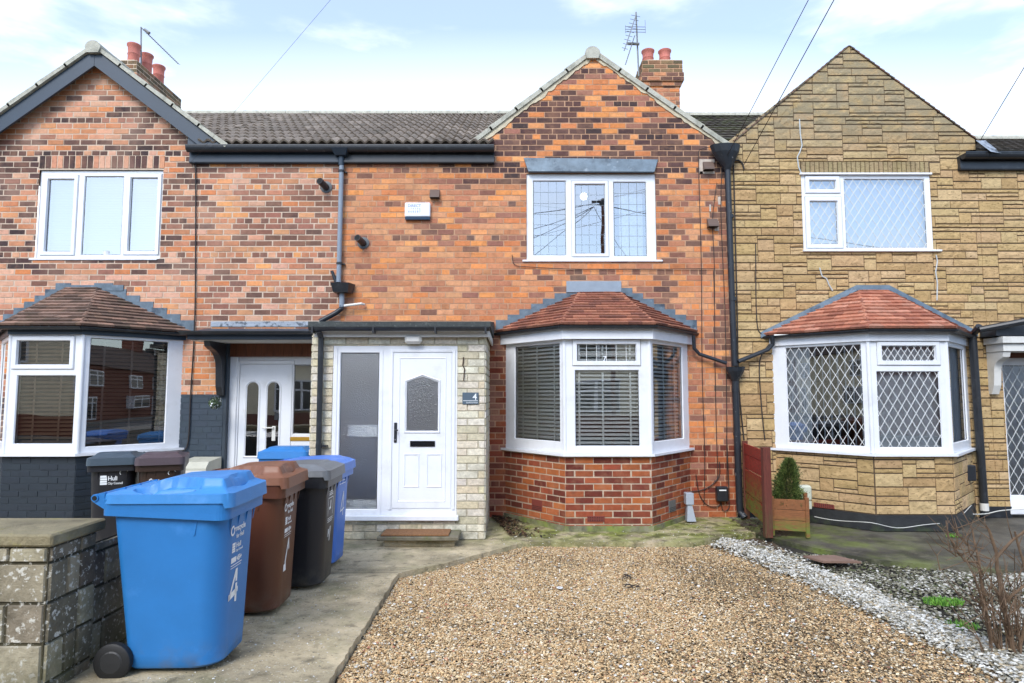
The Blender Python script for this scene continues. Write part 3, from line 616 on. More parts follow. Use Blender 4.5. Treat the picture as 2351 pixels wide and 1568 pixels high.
# canopy
YC = 8.45; cz1, cz0 = Z(762, YC), Z(779, YC); cx0 = X(430, 770, YC)
mb = MB(); mb.prism([(cx0, YC, cz0), (cx0, YC, cz1), (cx0, YW-.01, cz1+.10), (cx0, YW-.01, cz0)], (XPL-.005-cx0, 0, 0)); canopy = mb.build('canopy', m_slate, H6)
mb = MB(); mb.box(cx0+.03, XPL-.02, YC+.04, YW-.02, cz0-.012, cz0-.002); mb.build('soffit', m_pvc_old, canopy)
mb = MB(); mb.prism([(cx0-.06, YC-.07+.05*math.cos(t), cz1+.005+.045*math.sin(t)) for t in [math.pi+math.pi*k/8 for k in range(9)]], (XPL-cx0+.02, 0, 0)); mb.build('gutter', m_black, canopy)
mb = MB(); fbox(mb, FW, X(485, 743), XPL+.0, Z(750), Z(738), .002, .016); mb.build('lead_flashing', m_lead_light, canopy)
mb = MB(); xb0, xb1 = X(497, 800, 8.7), X(512, 800, 8.7)
def brk(px, m_, root, y_out, ztop, zbot, wid, yb=YW-.004):
    pf = [(yb, ztop), (y_out, ztop), (y_out+.02, ztop-.07)]
    for k in range(1, 9): t = k/8*math.pi/2; pf.append((y_out+.05+(yb-.13-y_out-.05)*math.sin(t), ztop-.10-(ztop-.30-zbot)*.55*(1-math.cos(t))))
    pf += [(yb-.11, zbot+.12), (yb-.06, zbot), (yb, zbot)]
    b = MB(); b.prism([(px, y, z) for y, z in pf], (wid, 0, 0)); return b.build('bracket', m_, root)
brk(X(497, 850, 8.9), m_black, canopy, YC+.05, cz0-.014, Z(908, 8.9), .085)
# main roof, fascia, gutter between the gables (shared slope split at the party line)
zg = Z(333, 8.9); Yr, zr = 12.3, None; zr = CAMZ+(HORIZ-264)/F_PX*12.3
zr = Z(264, 12.3)
def slope(root, x0, x1, seed, cols, y1=12.3, z1=None, amp=.042, rows=11, y0=8.84, z0=None, mtl=None):
    rng = random.Random(seed); mb = MB(); wave_roof(mb, x0, x1, y0, z0 or zg, y1, z1 or zr, rows, .135, amp, cols, rng); r = mb.build('roof', mtl or m_conc_tile, root)
    rg = MB(); x = x0
    while x < x1:
        xe = min(x+.45, x1); rr = .11; arc = [(x, y1+rr*math.cos(t), (z1 or zr)-.015+rr*.9*math.sin(t)) for t in [math.pi*k/8 for k in range(9)]]; rg.prism(arc, (xe-x-.005, 0, 0)); x = xe
    rg.build('ridge_tile', m_verge, r)
    bk = MB(); bk.face([(x0, y1, (z1 or zr)-.02), (x1, y1, (z1 or zr)-.02), (x1, y1+3.4, (z0 or zg)-.1), (x0, y1+3.4, (z0 or zg)-.1)], (.2, .18, .16)); bk.build('rear_roof', mtl or m_conc_tile, r); return r
def zat(y): return zg+(zr-zg)*(y-8.84)/(12.3-8.84)
slope(H6, -4.46, XPL, 41, conc_cols); slope(H6, -8.9, -4.462, 45, conc_cols, y0=9.12, z0=zat(9.12))
slope(H4, XPL+.002, -.27, 42, conc_cols); slope(H4, -.268, XPR-.05, 46, conc_cols, y0=9.12, z0=zat(9.12))
def eaves(root, x0, x1, m, gz=None, y=8.93, gm=None, hopper=None, cap0=True):
    gz = gz or Z(332, 8.8); mb = MB(); mb.box(x0, x1, y, YW-.008, gz-.215, gz-.01); mb.box(x0, x1, y-.012, y-.001, gz-.205, gz-.185); f = mb.build('fascia', m, root)
    g = MB(); n = 10; ya = y-.065
    prof = [(ya+.062*math.cos(t), gz-.01+.075*math.sin(t)) for t in [math.pi+math.pi*k/n for k in range(n+1)]]; g.prism([(x0, a, b) for a, b in prof], (x1-x0, 0, 0))
    g.box(x0, x1, ya-.067, ya-.058, gz-.014, gz+.006)
    x = x0+.35
    while x < x1-.1:
        g.prism([(x, ya+.067*math.cos(t), gz-.01+.080*math.sin(t)) for t in [math.pi+math.pi*k/n for k in range(n+1)]], (.03, 0, 0)); x += .92
    g.build('gutter', gm or m_black, f); return f
eaves(H6, X(441, 345), XPL, m_slate, gm=m_blackpipe); eaves(H4, XPL+.002, X(1135, 345), m_black)
# gable with barge boards
ax, az = X(220, 100, 8.85), Z(103, 8.85)
gl = (X(520, 330, 8.85), Z(331, 8.85)); dx = gl[0]-ax; rake = (az-gl[1])/dx
gable_roof(H6, (ax, az-.06), (ax, az-.06), (ax-dx, gl[1]-.06), (gl[0], gl[1]-.06), 8.80, 11.6, 5, .048, m_conc_tile, conc_cols, m_verge, .22, random.Random(2), .105, .016)
mb = MB(); bt, bb = az-.075, az-.315
for sg in (-1, 1):
    mb.prism([(ax+sg*.002, 8.84, bt), (ax+sg*dx*.98, 8.84, bt-rake*dx*.98), (ax+sg*dx*(.80 if sg > 0 else 1.1), 8.84, bb-rake*dx*(.80 if sg > 0 else 1.1)+.0), (ax+sg*.002, 8.84, bb)], (0, .035, 0))
mb.build('bargeboard', m_slate, H6)
mb = MB(); xs_ = X(441, 320); mb.prism([(xs_, 8.88, Z(332, 8.9)), (gl[0]-.02, 8.88, Z(332, 8.9)), (xs_, 8.88, Z(332, 8.9)+.78*(gl[0]-xs_))], (0, .11, 0)); mb.build('box_end', m_slate, H6)
# ============================================================ HOUSE 4 (middle)
m_lit = mat('lit_globe', (1, .95, .85), .5); _b = [n for n in m_lit.node_tree.nodes if n.type == 'BSDF_PRINCIPLED'][0]; _b.inputs['Emission Color'].default_value = (1, .93, .8, 1); _b.inputs['Emission Strength'].default_value = 3.0
def PWq(u, v, y): a = W(u, v, y); return Vector((a[0], y, a[1]))
holesB = [wB, (bB[0]+.04, bB[3]-.04, 0.0, TOP+.1)]
apB = (X(1362, 128), Z(128)); triB = [(X(1039, 359), ZE), (XPR, ZE), (XPR, Z(331)), (X(1362, 118), Z(118))]
lobby = (-2.25, -.45, 0.0, 2.25)
mb = MB(); rectB = (XPL, XPR, 0, ZE); lay_bricks(mb, FW, rectB, holesB+[lobby], col_b, seed=5, ph=1, j=.010)
lay_bricks(mb, FW, (-1.0, 3.4, ZE, 6.9), [], col_b, tri=triB, seed=6, ph=1, j=.010)
wall4 = mb.build('wall', m_brick, H4)
mb = MB(); lay_mortar(mb, FW, rectB, holesB+[lobby]); lay_mortar(mb, FW, (-1.0, 3.4, ZE, 6.9), [], triB); mb.build('mortar', m_mortar_b, wall4)
# cement fillet under the verge
mb = MB(); 
for sg, e in ((-1, (X(1083, 327), Z(327))), (1, (X(1672, 327), Z(327)))):
    a = (X(1362, 112), Z(112)); rngf = random.Random(12+sg); n = 40; top = [(a[0]+(e[0]-a[0])*k/n, a[1]+(e[1]-a[1])*k/n) for k in range(n+1)]; bot = [(p[0], p[1]-.14-rngf.uniform(-.02, .03)) for p in top]
    for k in range(n): mb.prism([FW.p(*top[k], .004), FW.p(*top[k+1], .004), FW.p(*bot[k+1], .004), FW.p(*bot[k], .004)], (0, -.012, 0))
mb.build('cement_fillet', m_render, wall4)
axB, azB = X(1362, 105, 8.88), Z(108, 8.88)
gable_roof(H4, (axB, azB-.05), (axB, azB-.05), (X(1068, 330, 8.88), Z(334, 8.88)-.03), (X(1680, 326, 8.88), Z(330, 8.88)-.03), 8.960, 11.6, 5, .055, m_conc_tile, conc_cols, m_verge, .16, random.Random(3), .105, .016)
# upper window under a lead-dressed lintel
q1, q2, q3 = rectW(1223.6, 413, 1300.6, 586), rectW(1319.6, 421, 1390.7, 582), rectW(1409, 415.6, 1486, 588)
sq = lambda l, F, r, n: squares(l, F, r, (.22, .47, .72), (.125, .27, .41, .55, .70, .85), n, .005)
w4 = window(H4, FW, wB, [(*q1, 0, sq), (*q2, 1, sq), (*q3, 0, sq)], glass=m_glass_up, n_off=-.02, lead_m=m_lead_strip, sill=(wB[0]-.06, wB[1]+.08, wB[2]+.005), sw=.035)
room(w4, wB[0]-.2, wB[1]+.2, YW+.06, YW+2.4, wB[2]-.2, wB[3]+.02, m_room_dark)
mb = MB(); lp = PWq(1340, 451, 9.9); mb.lathe([(.0, -.055), (.04, -.042), (.055, 0), (.04, .042), (0, .055)], lp, 14); mb.build('ceiling_lamp', m_lit, w4, smooth=True)
mb = MB(); fbox(mb, FX(9.25), q3[0]+.12, q3[1]-.02, wB[2], wB[3], 0, .02); mb.build('curtain', m_net, w4)
mb = MB(); p = [(1202, 363), (1510, 367), (1500, 398), (1213, 397)]; pts = [Vector((X(u, v), YW-.010, Z(v))) for u, v in p]; bot = [Vector((q.x, YW-(.075 if i > 1 else .02), q.z)) for i, q in enumerate(pts)]
mb.mesh(pts+bot, [(4, 5, 6, 7), (0, 1, 5, 4), (1, 2, 6, 5), (2, 3, 7, 6), (3, 0, 4, 7)]); mb.build('lead_lintel', m_lead, H4)
# bay
bay_wall(H4, bB, lambda x, z, r, h: jit(r.choice(RED+[c8('c4703f', .7)]), r, .14), m_brick, mat('mortar_light', c8('d2bca4', .74), .95, var=.25, vs=12, patches=[(c8('6e7a4a', .6), 5, .4, .6, .9, [('Z', .22, .02)])]), 31)
topB = zz(779)
bs = lambda v0, v1: (zz(v1), zz(v0))
wl4, wf4, wr4 = bay_window(H4, bB, lambda F: [(.19, F.len-.085, zz(1020)+.02, topB-.04, 0)],
    lambda F: [(X(1324, 810, YF)-bB[1], X(1461, 810, YF)-bB[1], zz(830), zz(789), 1, lambda l, F, r, n: squares(l, F, r, (.16, .33, .5, .67, .84), (.42,), n, .006)), (X(1320, 940, YF)-bB[1], X(1469, 940, YF)-bB[1], zz(1025), zz(849), 0)],
    lambda F: [(.085, F.len-.17, zz(1020)+.02, topB-.04, 0)], m_glass, None, m_white_strip, topB, fascia=zz(749)-topB, fo=.075)
bay_room(wf4, bB, SILL-.001, topB-.002, m_room, 11.5)
mb = MB(); Fs = bay_frames(*bB)
for F, a, b in ((Fs[0], .17, .05), (Fs[1], .04, .04), (Fs[2], .05, .14)): blinds(mb, F, (a, F.len-b, SILL+.05, topB-.03), .050, -.070, tilt=40, wd=.040, tapes=(.15, .45, .8))
mb.build('blind', m_blind_grey, wf4)
text_mesh('7', .095, m_text, 'sticker_number', wf4, fmtx(Fs[1], X(1384, 820, YF)-bB[1], zz(829), -.0155), bold=.001)
red_tiles = pick(['ae7058', 'a06450', 'b97b60', '8e5c4c', 'bf8064', 'a66c54'], .74)
bay_roof(H4, bB, Z(673, 8.99), X(1330, 672), X(1424, 672), topB+(zz(749)-topB)+.012, .095, .17, m_red_tile, red_tiles, 6, ov=.14)
mb = MB(); O = offs(*bB, .028); mb.prism([(p[0], p[1], -.02) for p in O], (0, 0, .085)); mb.build('cement_skirt', mat('mossy_cement', c8('8d8a70', .8), .95, var=.3, vs=9, bump=1.2, bs=40, patches=[(c8('8fa03c', .75), 4, .42, .6, .8), (c8('4c4a3a', .7), 7, .5, .7, .7)]), H4)
flashing(H4, bB, X(1330, 672), X(1424, 672), Z(673, 8.99), zz(749)+.03, m_lead, 7)
mb = MB(); fbox(mb, FW, X(1300, 660), X(1426, 660), Z(672), Z(646), .002, .03, b=.004); mb.build('lead_apron', mat('bright_lead', c8('9aa7b4', .8), .5, var=.12, vs=8, metal=.2), H4)
def air_brick(root, F, s, z, w_=.215, h=.07, m=None, n=.012):
    mb = MB(); fbox(mb, F, s, s+w_, z, z+h, n-.012, n, b=.002); a = mb.build('air_brick', m or mat('air_brick_clay', c8('7a3a30', .7), .8), root)
    mb = MB()
    for i in range(9):
        for j_ in range(3): fbox(mb, F, s+.014+i*(w_-.02)/9, s+.014+i*(w_-.02)/9+.012, z+.01+j_*.02, z+.02+j_*.02, n+.0003, n+.001)
    mb.build('vent_hole', m_darkin, a)
m_ab = mat('air_brick_clay', c8('8a3f34', .7), .8)
air_brick(H4, Fs[1], .27, .115, m=m_ab); air_brick(H4, Fs[0], .55, .18, .2, .14, m=m_ab, n=.011); air_brick(H4, Fs[2], .45, .16, .2, .15, m=m_metal)
# cover boxes, flues, alarm box
def cover(root, u0, v0, u1, v1, m=m_brownbox):
    x0, x1, z0, z1 = rectW(u0, v0, u1, v1); mb = MB(); mb.prism([(x0, YW-.008, z1), (x0, YW-.03, z1), (x0, YW-.10, z0+.02), (x0, YW-.10, z0), (x0, YW-.008, z0)], (x1-x0, 0, 0)); o = mb.build('vent_cowl', m, root)
    mb = MB(); mb.box(x0+.008, x1-.008, YW-.092, YW-.012, z0-.002, z0-.0005); mb.build('vent_opening', m_darkin, o)
cover(H4, 988, 437, 1010, 457); cover(H4, 1613, 373, 1636, 393); cover(H4, 1622, 503, 1646, 523)
mb = MB(); 
for (u0, v0, u1, v1) in ((1605, 366, 1640, 373.5), (1605, 373.5, 1613, 399), (1606, 394, 1640, 399), (1640, 508, 1650, 530), (1648, 452, 1654, 470), (1628, 470, 1632, 486), (1689, 668, 1706, 690)):
    if u0 < 1660: fbox(mb, FW, *rectW(u0, v0, u1, v1), .006, .0125)
mb.build('mortar_patch', mat('pale_filler', c8('d9cbbd', .75), .9, var=.2, vs=20), wall4)
def flue(root, u, v):
    x, z = W(u, v, YW); mb = MB(); mb.lathe([(.085, 0), (.085, -.012), (.06, -.016)], (x+.01, YW-.006, z-.02), 20, axis='y'); o = mb.build('flue_collar', mat('flue_grey', c8('5c6266', .7), .5), root)
    mb = MB(); d = Vector((-.05, -.18, .045)); p = Vector((x+.015, YW-.01, z-.03)); mb.tube([p, p+d], .047, 16); mb.build('flue_pipe', m_black, root)
    mb = MB(); a = d.normalized()*.002; mb.tube([p+d, p+d+a], .039, 16); mb.build('flue_mouth', m_darkin, root)
flue(H6, 748, 427); flue(H4, 833, 555)
ar = rectW(931, 468, 989, 506); mb = MB(); mb.bbox(ar[0], ar[1], YW-.075, YW-.008, ar[2]+.035, ar[3], .012); alarm = mb.build('alarm_box', m_pvc, H4)
mb = MB(); mb.prism([(ar[0]+.004, YW-.070, ar[2]+.034), (ar[0]+.004, YW-.055, ar[2]), (ar[0]+.004, YW-.01, ar[2]), (ar[0]+.004, YW-.01, ar[2]+.034)], (ar[1]-ar[0]-.008, 0, 0)); mb.build('alarm_base', mat('blue_grey_plastic', c8('4a6584', .7), .3), alarm)
aw = ar[1]-ar[0]
text_mesh('DIRECT', .055, m_text_grey, 'alarm_lettering', alarm, fmtx(FX(YW-.076), ar[0]+aw*.12, ar[3]-.068, 0), bold=.001)
text_mesh('1 7 9 7 9 6', .040, m_text_grey, 'alarm_number', alarm, fmtx(FX(YW-.076), ar[0]+aw*.14, ar[3]-.108, 0))
text_mesh('8 6 8 5 8 7', .040, m_text_grey, 'alarm_number', alarm, fmtx(FX(YW-.076), ar[0]+aw*.14, ar[3]-.148, 0), bold=.001)
# middle downpipe
def PW(u, v, y=8.93): a = W(u, v, y); return Vector((a[0], y, a[1]))
mb = MB(); px = PW(781, 500).x
mb.tube([Vector((px+.005, 8.925, PW(785, 360).z)), Vector((px, 8.925, PW(780, 648).z))], .034, 12); mb.tube([Vector((px+.05, 8.925, PW(785, 668).z)), Vector((px+.05, 8.925, PW(785, 705).z))], .037, 12)
dp = mb.build('downpipe', m_greypipe, H4)
mb = MB(); p0, p1 = PW(787, 703), PW(735, 738); mb.tube([Vector((px+.05, 8.925, p0.z+.01)), Vector((px+.05, 8.925, p0.z-.035)), Vector((px-.02, 8.925, p0.z-.09)), Vector((p1.x, 8.925, p1.z))], .037, 12); mb.tube([PW(762, 622), PW(772, 650)], .022, 10); mb.build('pipe_bend', m_blackpipe, dp)
mb = MB(); z0, z1 = Z(363, 8.9), Z(345, 8.9); mb.mesh([(px-.12, 8.78, z1), (px+.12, 8.78, z1), (px+.12, 8.99, z1), (px-.12, 8.99, z1), (px-.075, 8.85, z0+.03), (px+.075, 8.85, z0+.03), (px+.075, 8.98, z0+.03), (px-.075, 8.98, z0+.03)], [(0, 1, 5, 4), (1, 2, 6, 5), (3, 0, 4, 7), (4, 5, 6, 7), (0, 3, 2, 1)])
mb.tube([(px, 8.925, z0+.03), (px, 8.925, z0-.10)], .042, 12); mb.build('hopper', m_slate, dp)
mb = MB(); x0, x1, z0, z1 = rectW(761, 650, 811, 671, 8.85); mb.mesh([(x0, 8.79, z1), (x1-.05, 8.79, z1), (x1, 8.97, z1), (x0, 8.97, z1), (x0+.03, 8.83, z0), (x1-.07, 8.83, z0), (x1-.03, 8.96, z0), (x0+.03, 8.96, z0)], [(0, 1, 5, 4), (1, 2, 6, 5), (3, 0, 4, 7), (4, 5, 6, 7), (0, 3, 2, 1)]); mb.build('hopper', m_black, dp)
mb = MB(); mb.tube([PW(790, 702, 8.9), PW(830, 697, 8.9), PW(836, 699, 8.95)], .018, 8); mb.build('overflow_pipe', m_pvc_old, dp)
mb = MB()
for v in (395, 607): zc = Z(v, 8.92); mb.lathe([(.043, 0), (.043, .03)], (px+.003, 8.925, zc), 12); mb.box(px-.02, px+.075, 8.95, 8.99, zc+.005, zc+.02)
mb.build('pipe_clip', m_black, dp)
# shared cast-iron pipe at the right party line
pr = MB(); PX = 3.095; pts = [Vector((PX-.02, 8.90, Z(385, 8.9))), Vector((PX, 8.92, 3.0)), Vector((PX+.01, 8.92, Z(840, 8.9)))]
pr.tube(pts, .042, 14); pr.tube([Vector((PX+.01, 8.92, Z(850, 8.9))), Vector((PX+.025, 8.92, .10)), Vector((PX+.07, 8.86, .02))], .046, 14)
dp2 = pr.build('downpipe', m_blackpipe, H4)
mb = MB(); z1, z0 = Z(334, 8.85), Z(388, 8.85)
ring = lambda cx, cy, rx, ry, z: [Vector((cx+rx*math.cos(2*math.pi*k/12), cy+ry*math.sin(2*math.pi*k/12), z)) for k in range(12)]
rr = [ring(PX-.06, 8.86, .22, .12, z1), ring(PX-.05, 8.87, .19, .11, z1-.10), ring(PX-.02, 8.9, .07, .07, z0+.05), ring(PX-.02, 8.9, .045, .045, z0)]
mb.mesh([p for r in rr for p in r], [(i*12+k, i*12+(k+1) % 12, (i+1)*12+(k+1) % 12, (i+1)*12+k) for i in range(3) for k in range(12)]); mb.build('hopper', m_blackpipe, dp2)
mb = MB(); zt = Z(842, 8.85); zb = Z(868, 8.85)
rr = [ring(PX+.01, 8.89, .135, .10, zt), ring(PX+.01, 8.89, .12, .09, zt-.06), ring(PX+.01, 8.92, .048, .048, zb-.04)]
mb.mesh([p for r in rr for p in r], [(i*12+k, i*12+(k+1) % 12, (i+1)*12+(k+1) % 12, (i+1)*12+k) for i in range(2) for k in range(12)]+[tuple(range(12))]); mb.build('hopper', m_blackpipe, dp2)
for v in (500, 690, 900, 1000, 1085): mb = MB(); mb.lathe([(.052, 0), (.052, .05)], (PX+.003+(v-500)*2.5e-5, 8.92, Z(v, 8.9)), 14); mb.build('pipe_joint', m_blackpipe, dp2)
mb = MB()
mb.tube([PW(1592, 770, 8.86), PW(1594, 800, 8.88), PW(1606, 813, 8.9), PW(1668, 834, 8.9)], .026, 10); mb.build('branch_pipe', m_blackpipe, dp2)
# porch
YP = 7.65; FP = FX(YP); xp0, xp1 = -2.39, -.325; pdr = (X(762, 1000, YP), X(1049, 1000, YP), Z(1186, YP), Z(794, YP)); ptop = Z(764, YP)
ps_cols = [c8(h, .90) for h in ('e0d8c4', 'd8cfb8', 'e2dccb', 'd2c8ae', 'dcd5c4', 'ddd0b0')]
pcol = lambda x, z, r, h: jit(r.choice(ps_cols), r, .10)
mb = MB(); mo = MB(); lay_bricks(mb, FP, (xp0, xp1, 0, ptop), [pdr], pcol, seed=51, hdr=0, course=.088, L=.265, j=.007, depth=.012, bev=.006)
lay_mortar(mo, FP, (xp0, xp1, 0, ptop), [pdr])
for k, F in enumerate((FR((xp1, YP), (xp1, YW)), FR((xp0, YW), (xp0, YP)))): lay_bricks(mb, F, (0, F.len, 0, ptop-.03), [], pcol, seed=53+k, hdr=0, course=.088, L=.265, j=.007, depth=.012, bev=.006); lay_mortar(mo, F, (0, F.len, 0, ptop-.03), [])
porch = mb.build('porch_wall', m_porch_stone, H4); mo.build('mortar', mat('grey_mortar', c8('bfb8a4', .85), .95), porch)
pg, pl = rectW(778, 809, 869, 1170, YP), rectW(903, 811, 1036, 1166, YP)
pf = window(H4, FP, pdr, [(*pg, 0)], glass=m_frost, name='door_frame', fdep=.05, n_off=.004, void=[(pl[0]+.004, pl[1]-.004, pl[2]+.004, pl[3]-.004)])
mb = MB()
for (a, b, c, d, n0, n1) in ((pdr[0]+.025, pg[0]-.03, pdr[2], pdr[3]-.025, .004, .013), (pl[0]-.045, pl[0]-.012, pl[2]-.02, pl[3]+.045, .004, .018), (pl[1]+.012, pl[1]+.045, pl[2]-.02, pl[3]+.045, .004, .018), (pl[0]-.012, pl[1]+.012, pl[3]+.012, pl[3]+.045, .004, .018), (pg[1]+.03, pg[1]+.045, pdr[2]+.03, pdr[3]-.03, .004, .009)): fbox(mb, FP, a, b, c, d, n0, n1, b=.004)
mb.build('frame_moulding', m_pvc, pf)
mb = MB(); fbox(mb, FP, X(773, 1, YP), X(1061, 1, YP), Z(1194, YP), Z(1182, YP), .002, .065, b=.008); mb.build('sill', m_pvc, pf)
gl_ = rectW(934, 876, 1006, 989, YP); ap = ((gl_[0]+gl_[1])/2, Z(865, YP)); mb = MB()
# door leaf with a pointed-top light: build the leaf as pieces round the opening
for r in rect_minus(pl, [(gl_[0], gl_[1], gl_[2], ap[1])]): fbox(mb, FP, r[0], r[1], r[2], r[3], -.03, .012)
for (a, b) in ((gl_[0], ap[0]), (gl_[1], ap[0])): mb.prism([FP.p(a, gl_[3], .012), FP.p(a, ap[1], .012), FP.p(b, ap[1], .012)], (0, .03, 0))
door4 = mb.build('door', m_pvc, H4)
def mould(pts, wid, n0, n1, name='door_moulding'):
    b = MB(); c = (sum(p[0] for p in pts)/len(pts), sum(p[1] for p in pts)/len(pts)); n = len(pts)
    def inn(p, w): return (p[0]-math.copysign(w, p[0]-c[0]) if abs(p[0]-c[0]) > .01 else p[0], p[1]-math.copysign(w, p[1]-c[1]))
    for k in range(n):
        o0, o1 = pts[k], pts[(k+1) % n]; m0, m1 = inn(o0, wid*.4), inn(o1, wid*.4); i0, i1 = inn(o0, wid), inn(o1, wid)
        b.face([FP.p(*o0, n0), FP.p(*o1, n0), FP.p(*m1, n1), FP.p(*m0, n1)]); b.face([FP.p(*m0, n1), FP.p(*m1, n1), FP.p(*i1, n0), FP.p(*i0, n0)])
    b.build(name, m_pvc, door4)
def box4(r): return [(r[0], r[2]), (r[1], r[2]), (r[1], r[3]), (r[0], r[3])]
mould([(gl_[0]-.03, gl_[2]-.03), (gl_[1]+.03, gl_[2]-.03), (gl_[1]+.03, gl_[3]+.02), (ap[0], ap[1]+.035), (gl_[0]-.03, gl_[3]+.02)], .03, .012, .026)
mould(box4((pl[0]+.06, pl[1]-.06, pl[2]+.07, pl[3]-.05)), .02, .012, .019)
mould(box4(rectW(927, 1041, 963, 1119, YP)), .022, .012, .021); mould(box4(rectW(979, 1041, 1015, 1119, YP)), .022, .012, .021)
mb = MB(); k = .002; mb.face([FP.p(gl_[0]-k, gl_[2]-k, .002), FP.p(gl_[1]+k, gl_[2]-k, .002), FP.p(gl_[1]+k, gl_[3], .002), FP.p(ap[0], ap[1], .002), FP.p(gl_[0]-k, gl_[3], .002)]); mb.build('door_pane', m_frost, door4, recalc=False)
lt = rectW(942, 1012, 999, 1025, YP); mb = MB()
for r in rect_minus(lt, [(lt[0]+.02, lt[1]-.02, lt[2]+.018, lt[3]-.018)]): fbox(mb, FP, *r, .012, .022)
fbox(mb, FP, lt[0]+.02, lt[1]-.02, lt[2]+.018, lt[3]-.018, .012, .018, b=.003); mb.build('letter_plate', mat('gloss_black', (.01, .01, .012), .15), door4)
hd_ = rectW(905, 970, 912, 1016, YP); mb = MB(); fbox(mb, FP, *hd_, .012, .024, b=.005); hx = (hd_[0]+hd_[1])/2; hz_ = Z(987, YP); mb.tube([FP.p(hx, hz_, .02), FP.p(hx, hz_, .06), FP.p(hx+.03, hz_, .066), FP.p(X(929, 1, YP), hz_, .06)], .009, 8); hnd = mb.build('handle', m_black, door4)
mb = MB(); mb.lathe([(.009, 0), (.009, -.012), (0, -.012)], (hx, YP-.022, Z(1009, YP)), 10, axis='y'); mb.build('lock_barrel', m_chrome, hnd)
# porch roof
zp = Z(750, 7.5); mb = MB(); mb.prism([(X(707, 745, 7.5), 7.50, zp), (X(707, 745, 7.5), 7.50, Z(738, 7.5)), (X(707, 745, 7.5), YW-.01, Z(738, 7.5)+.16), (X(707, 745, 7.5), YW-.01, zp)], (X(1126, 745, 7.5)-X(707, 745, 7.5), 0, 0))
proof = mb.build('porch_roof', mat('bitumen_felt', c8('4a4f4e', .75), .85, var=.3, vs=18, bump=.6, bs=60, patches=[(c8('8a8f88', .7), 20, .55, .7, .6)]), H4)
mb = MB(); xg0, xg1 = X(713, 750, 7.5), X(1124, 750, 7.5); zg2 = Z(752, 7.48)
mb.prism([(xg0, 7.46+.05*math.cos(t), zg2+.045*math.sin(t)) for t in [math.pi+math.pi*k/9 for k in range(10)]], (xg1-xg0, 0, 0))
for u in (717, 856, 998, 1113): mb.box(X(u, 750, 7.45), X(u, 750, 7.45)+.022, 7.405, 7.52, zg2-.07, zg2+.006)
mb.build('gutter', m_black, proof)
mb = MB(); mb.bbox(X(722, 765, 7.55), X(1122, 765, 7.55), 7.555, 7.58, Z(774, 7.56), Z(758, 7.56), .003); mb.prism([(xp1+.035, 7.56, Z(774, 7.56)), (xp1+.035, 7.56, Z(758, 7.56)), (xp1+.035, YW-.02, Z(758, 7.56)), (xp1+.035, YW-.02, Z(774, 7.56)), ], (.022, 0, 0)); mb.build('fascia', m_pvc_old, proof)
# lobby behind the frosted glass
room(H4, -2.3, -.42, YP+.1, 10.6, .08, 2.3, mat('lobby_wall', c8('c4a698', .8), .9), 'lobby')
mb = MB(); mb.box(-2.0, -1.62, 7.95, 8.15, .45, 1.15, None); mb.box(-2.2, -1.5, 8.0, 8.2, 1.4, 1.75, None); mb.build('coat_stand', mat('dark_blue_cloth', c8('1e2a38'), .9), H4)
mb = MB(); mb.box(-2.0, -1.3, 7.9, 8.0, 1.18, 1.32); mb.box(-2.25, -1.3, 7.88, 8.0, .28, .42); mb.box(-1.15, -.5, 9.4, 9.45, .1, 2.1); mb.build('inner_shelf', m_pvc, H4)
mb = MB(); x, z = W(730.5, 900, 7.5); mb.tube([(x, 7.46, zg2-.04), (x, 7.56, zg2-.12), (x, 7.58, .12)], .033, 12); mb.lathe([(.040, 0), (.040, .05)], (x, 7.58, Z(1028, 7.58)), 12); mb.box(x, x+.09, 7.57, 7.64, Z(1028, 7.58)+.01, Z(1028, 7.58)+.03); mb.build('downpipe', m_black, H4)
mb = MB(); mb.bbox(X(941, 1, 7.6), X(978, 1, 7.6), 7.53, 7.637, Z(790, 7.6), Z(769, 7.6), .03); mb.build('porch_lamp', m_pvc_old, H4)
npl = rectW(1062, 901, 1099, 928, YP); mb = MB(); fbox(mb, FP, *npl, .019, .027, b=.002); plate = mb.build('number_plate', mat('slate_grey_plate', c8('5d6f7e', .75), .35), H4)
pw = npl[1]-npl[0]; ph_ = npl[3]-npl[2]
text_mesh('4', .105, m_text, 'house_number', plate, fmtx(FP, npl[0]+pw*.63, npl[2]+ph_*.38, .0285), bold=.001)
text_mesh('Eastfield Road', .0235, m_text, 'street_name', plate, fmtx(FP, npl[0]+pw*.24, npl[2]+ph_*.09, .0285))
mb = MB(); fbox(mb, FP, npl[0]+.01, npl[1]-.01, npl[2]+ph_*.28, npl[2]+ph_*.32, .027, .0285); mb.build('plate_line', m_text, plate)
mb = MB(); x = X(1070, 1, YP); mb.tube([FP.p(x, Z(820, YP), .03), FP.p(x-.01, Z(840, YP), .03), FP.p(x+.012, Z(846, YP), .03), FP.p(x, Z(874, YP), .03)], .007, 6); mb.build('rusty_hook', mat('rust', c8('4a3226', .8), .8), H4)
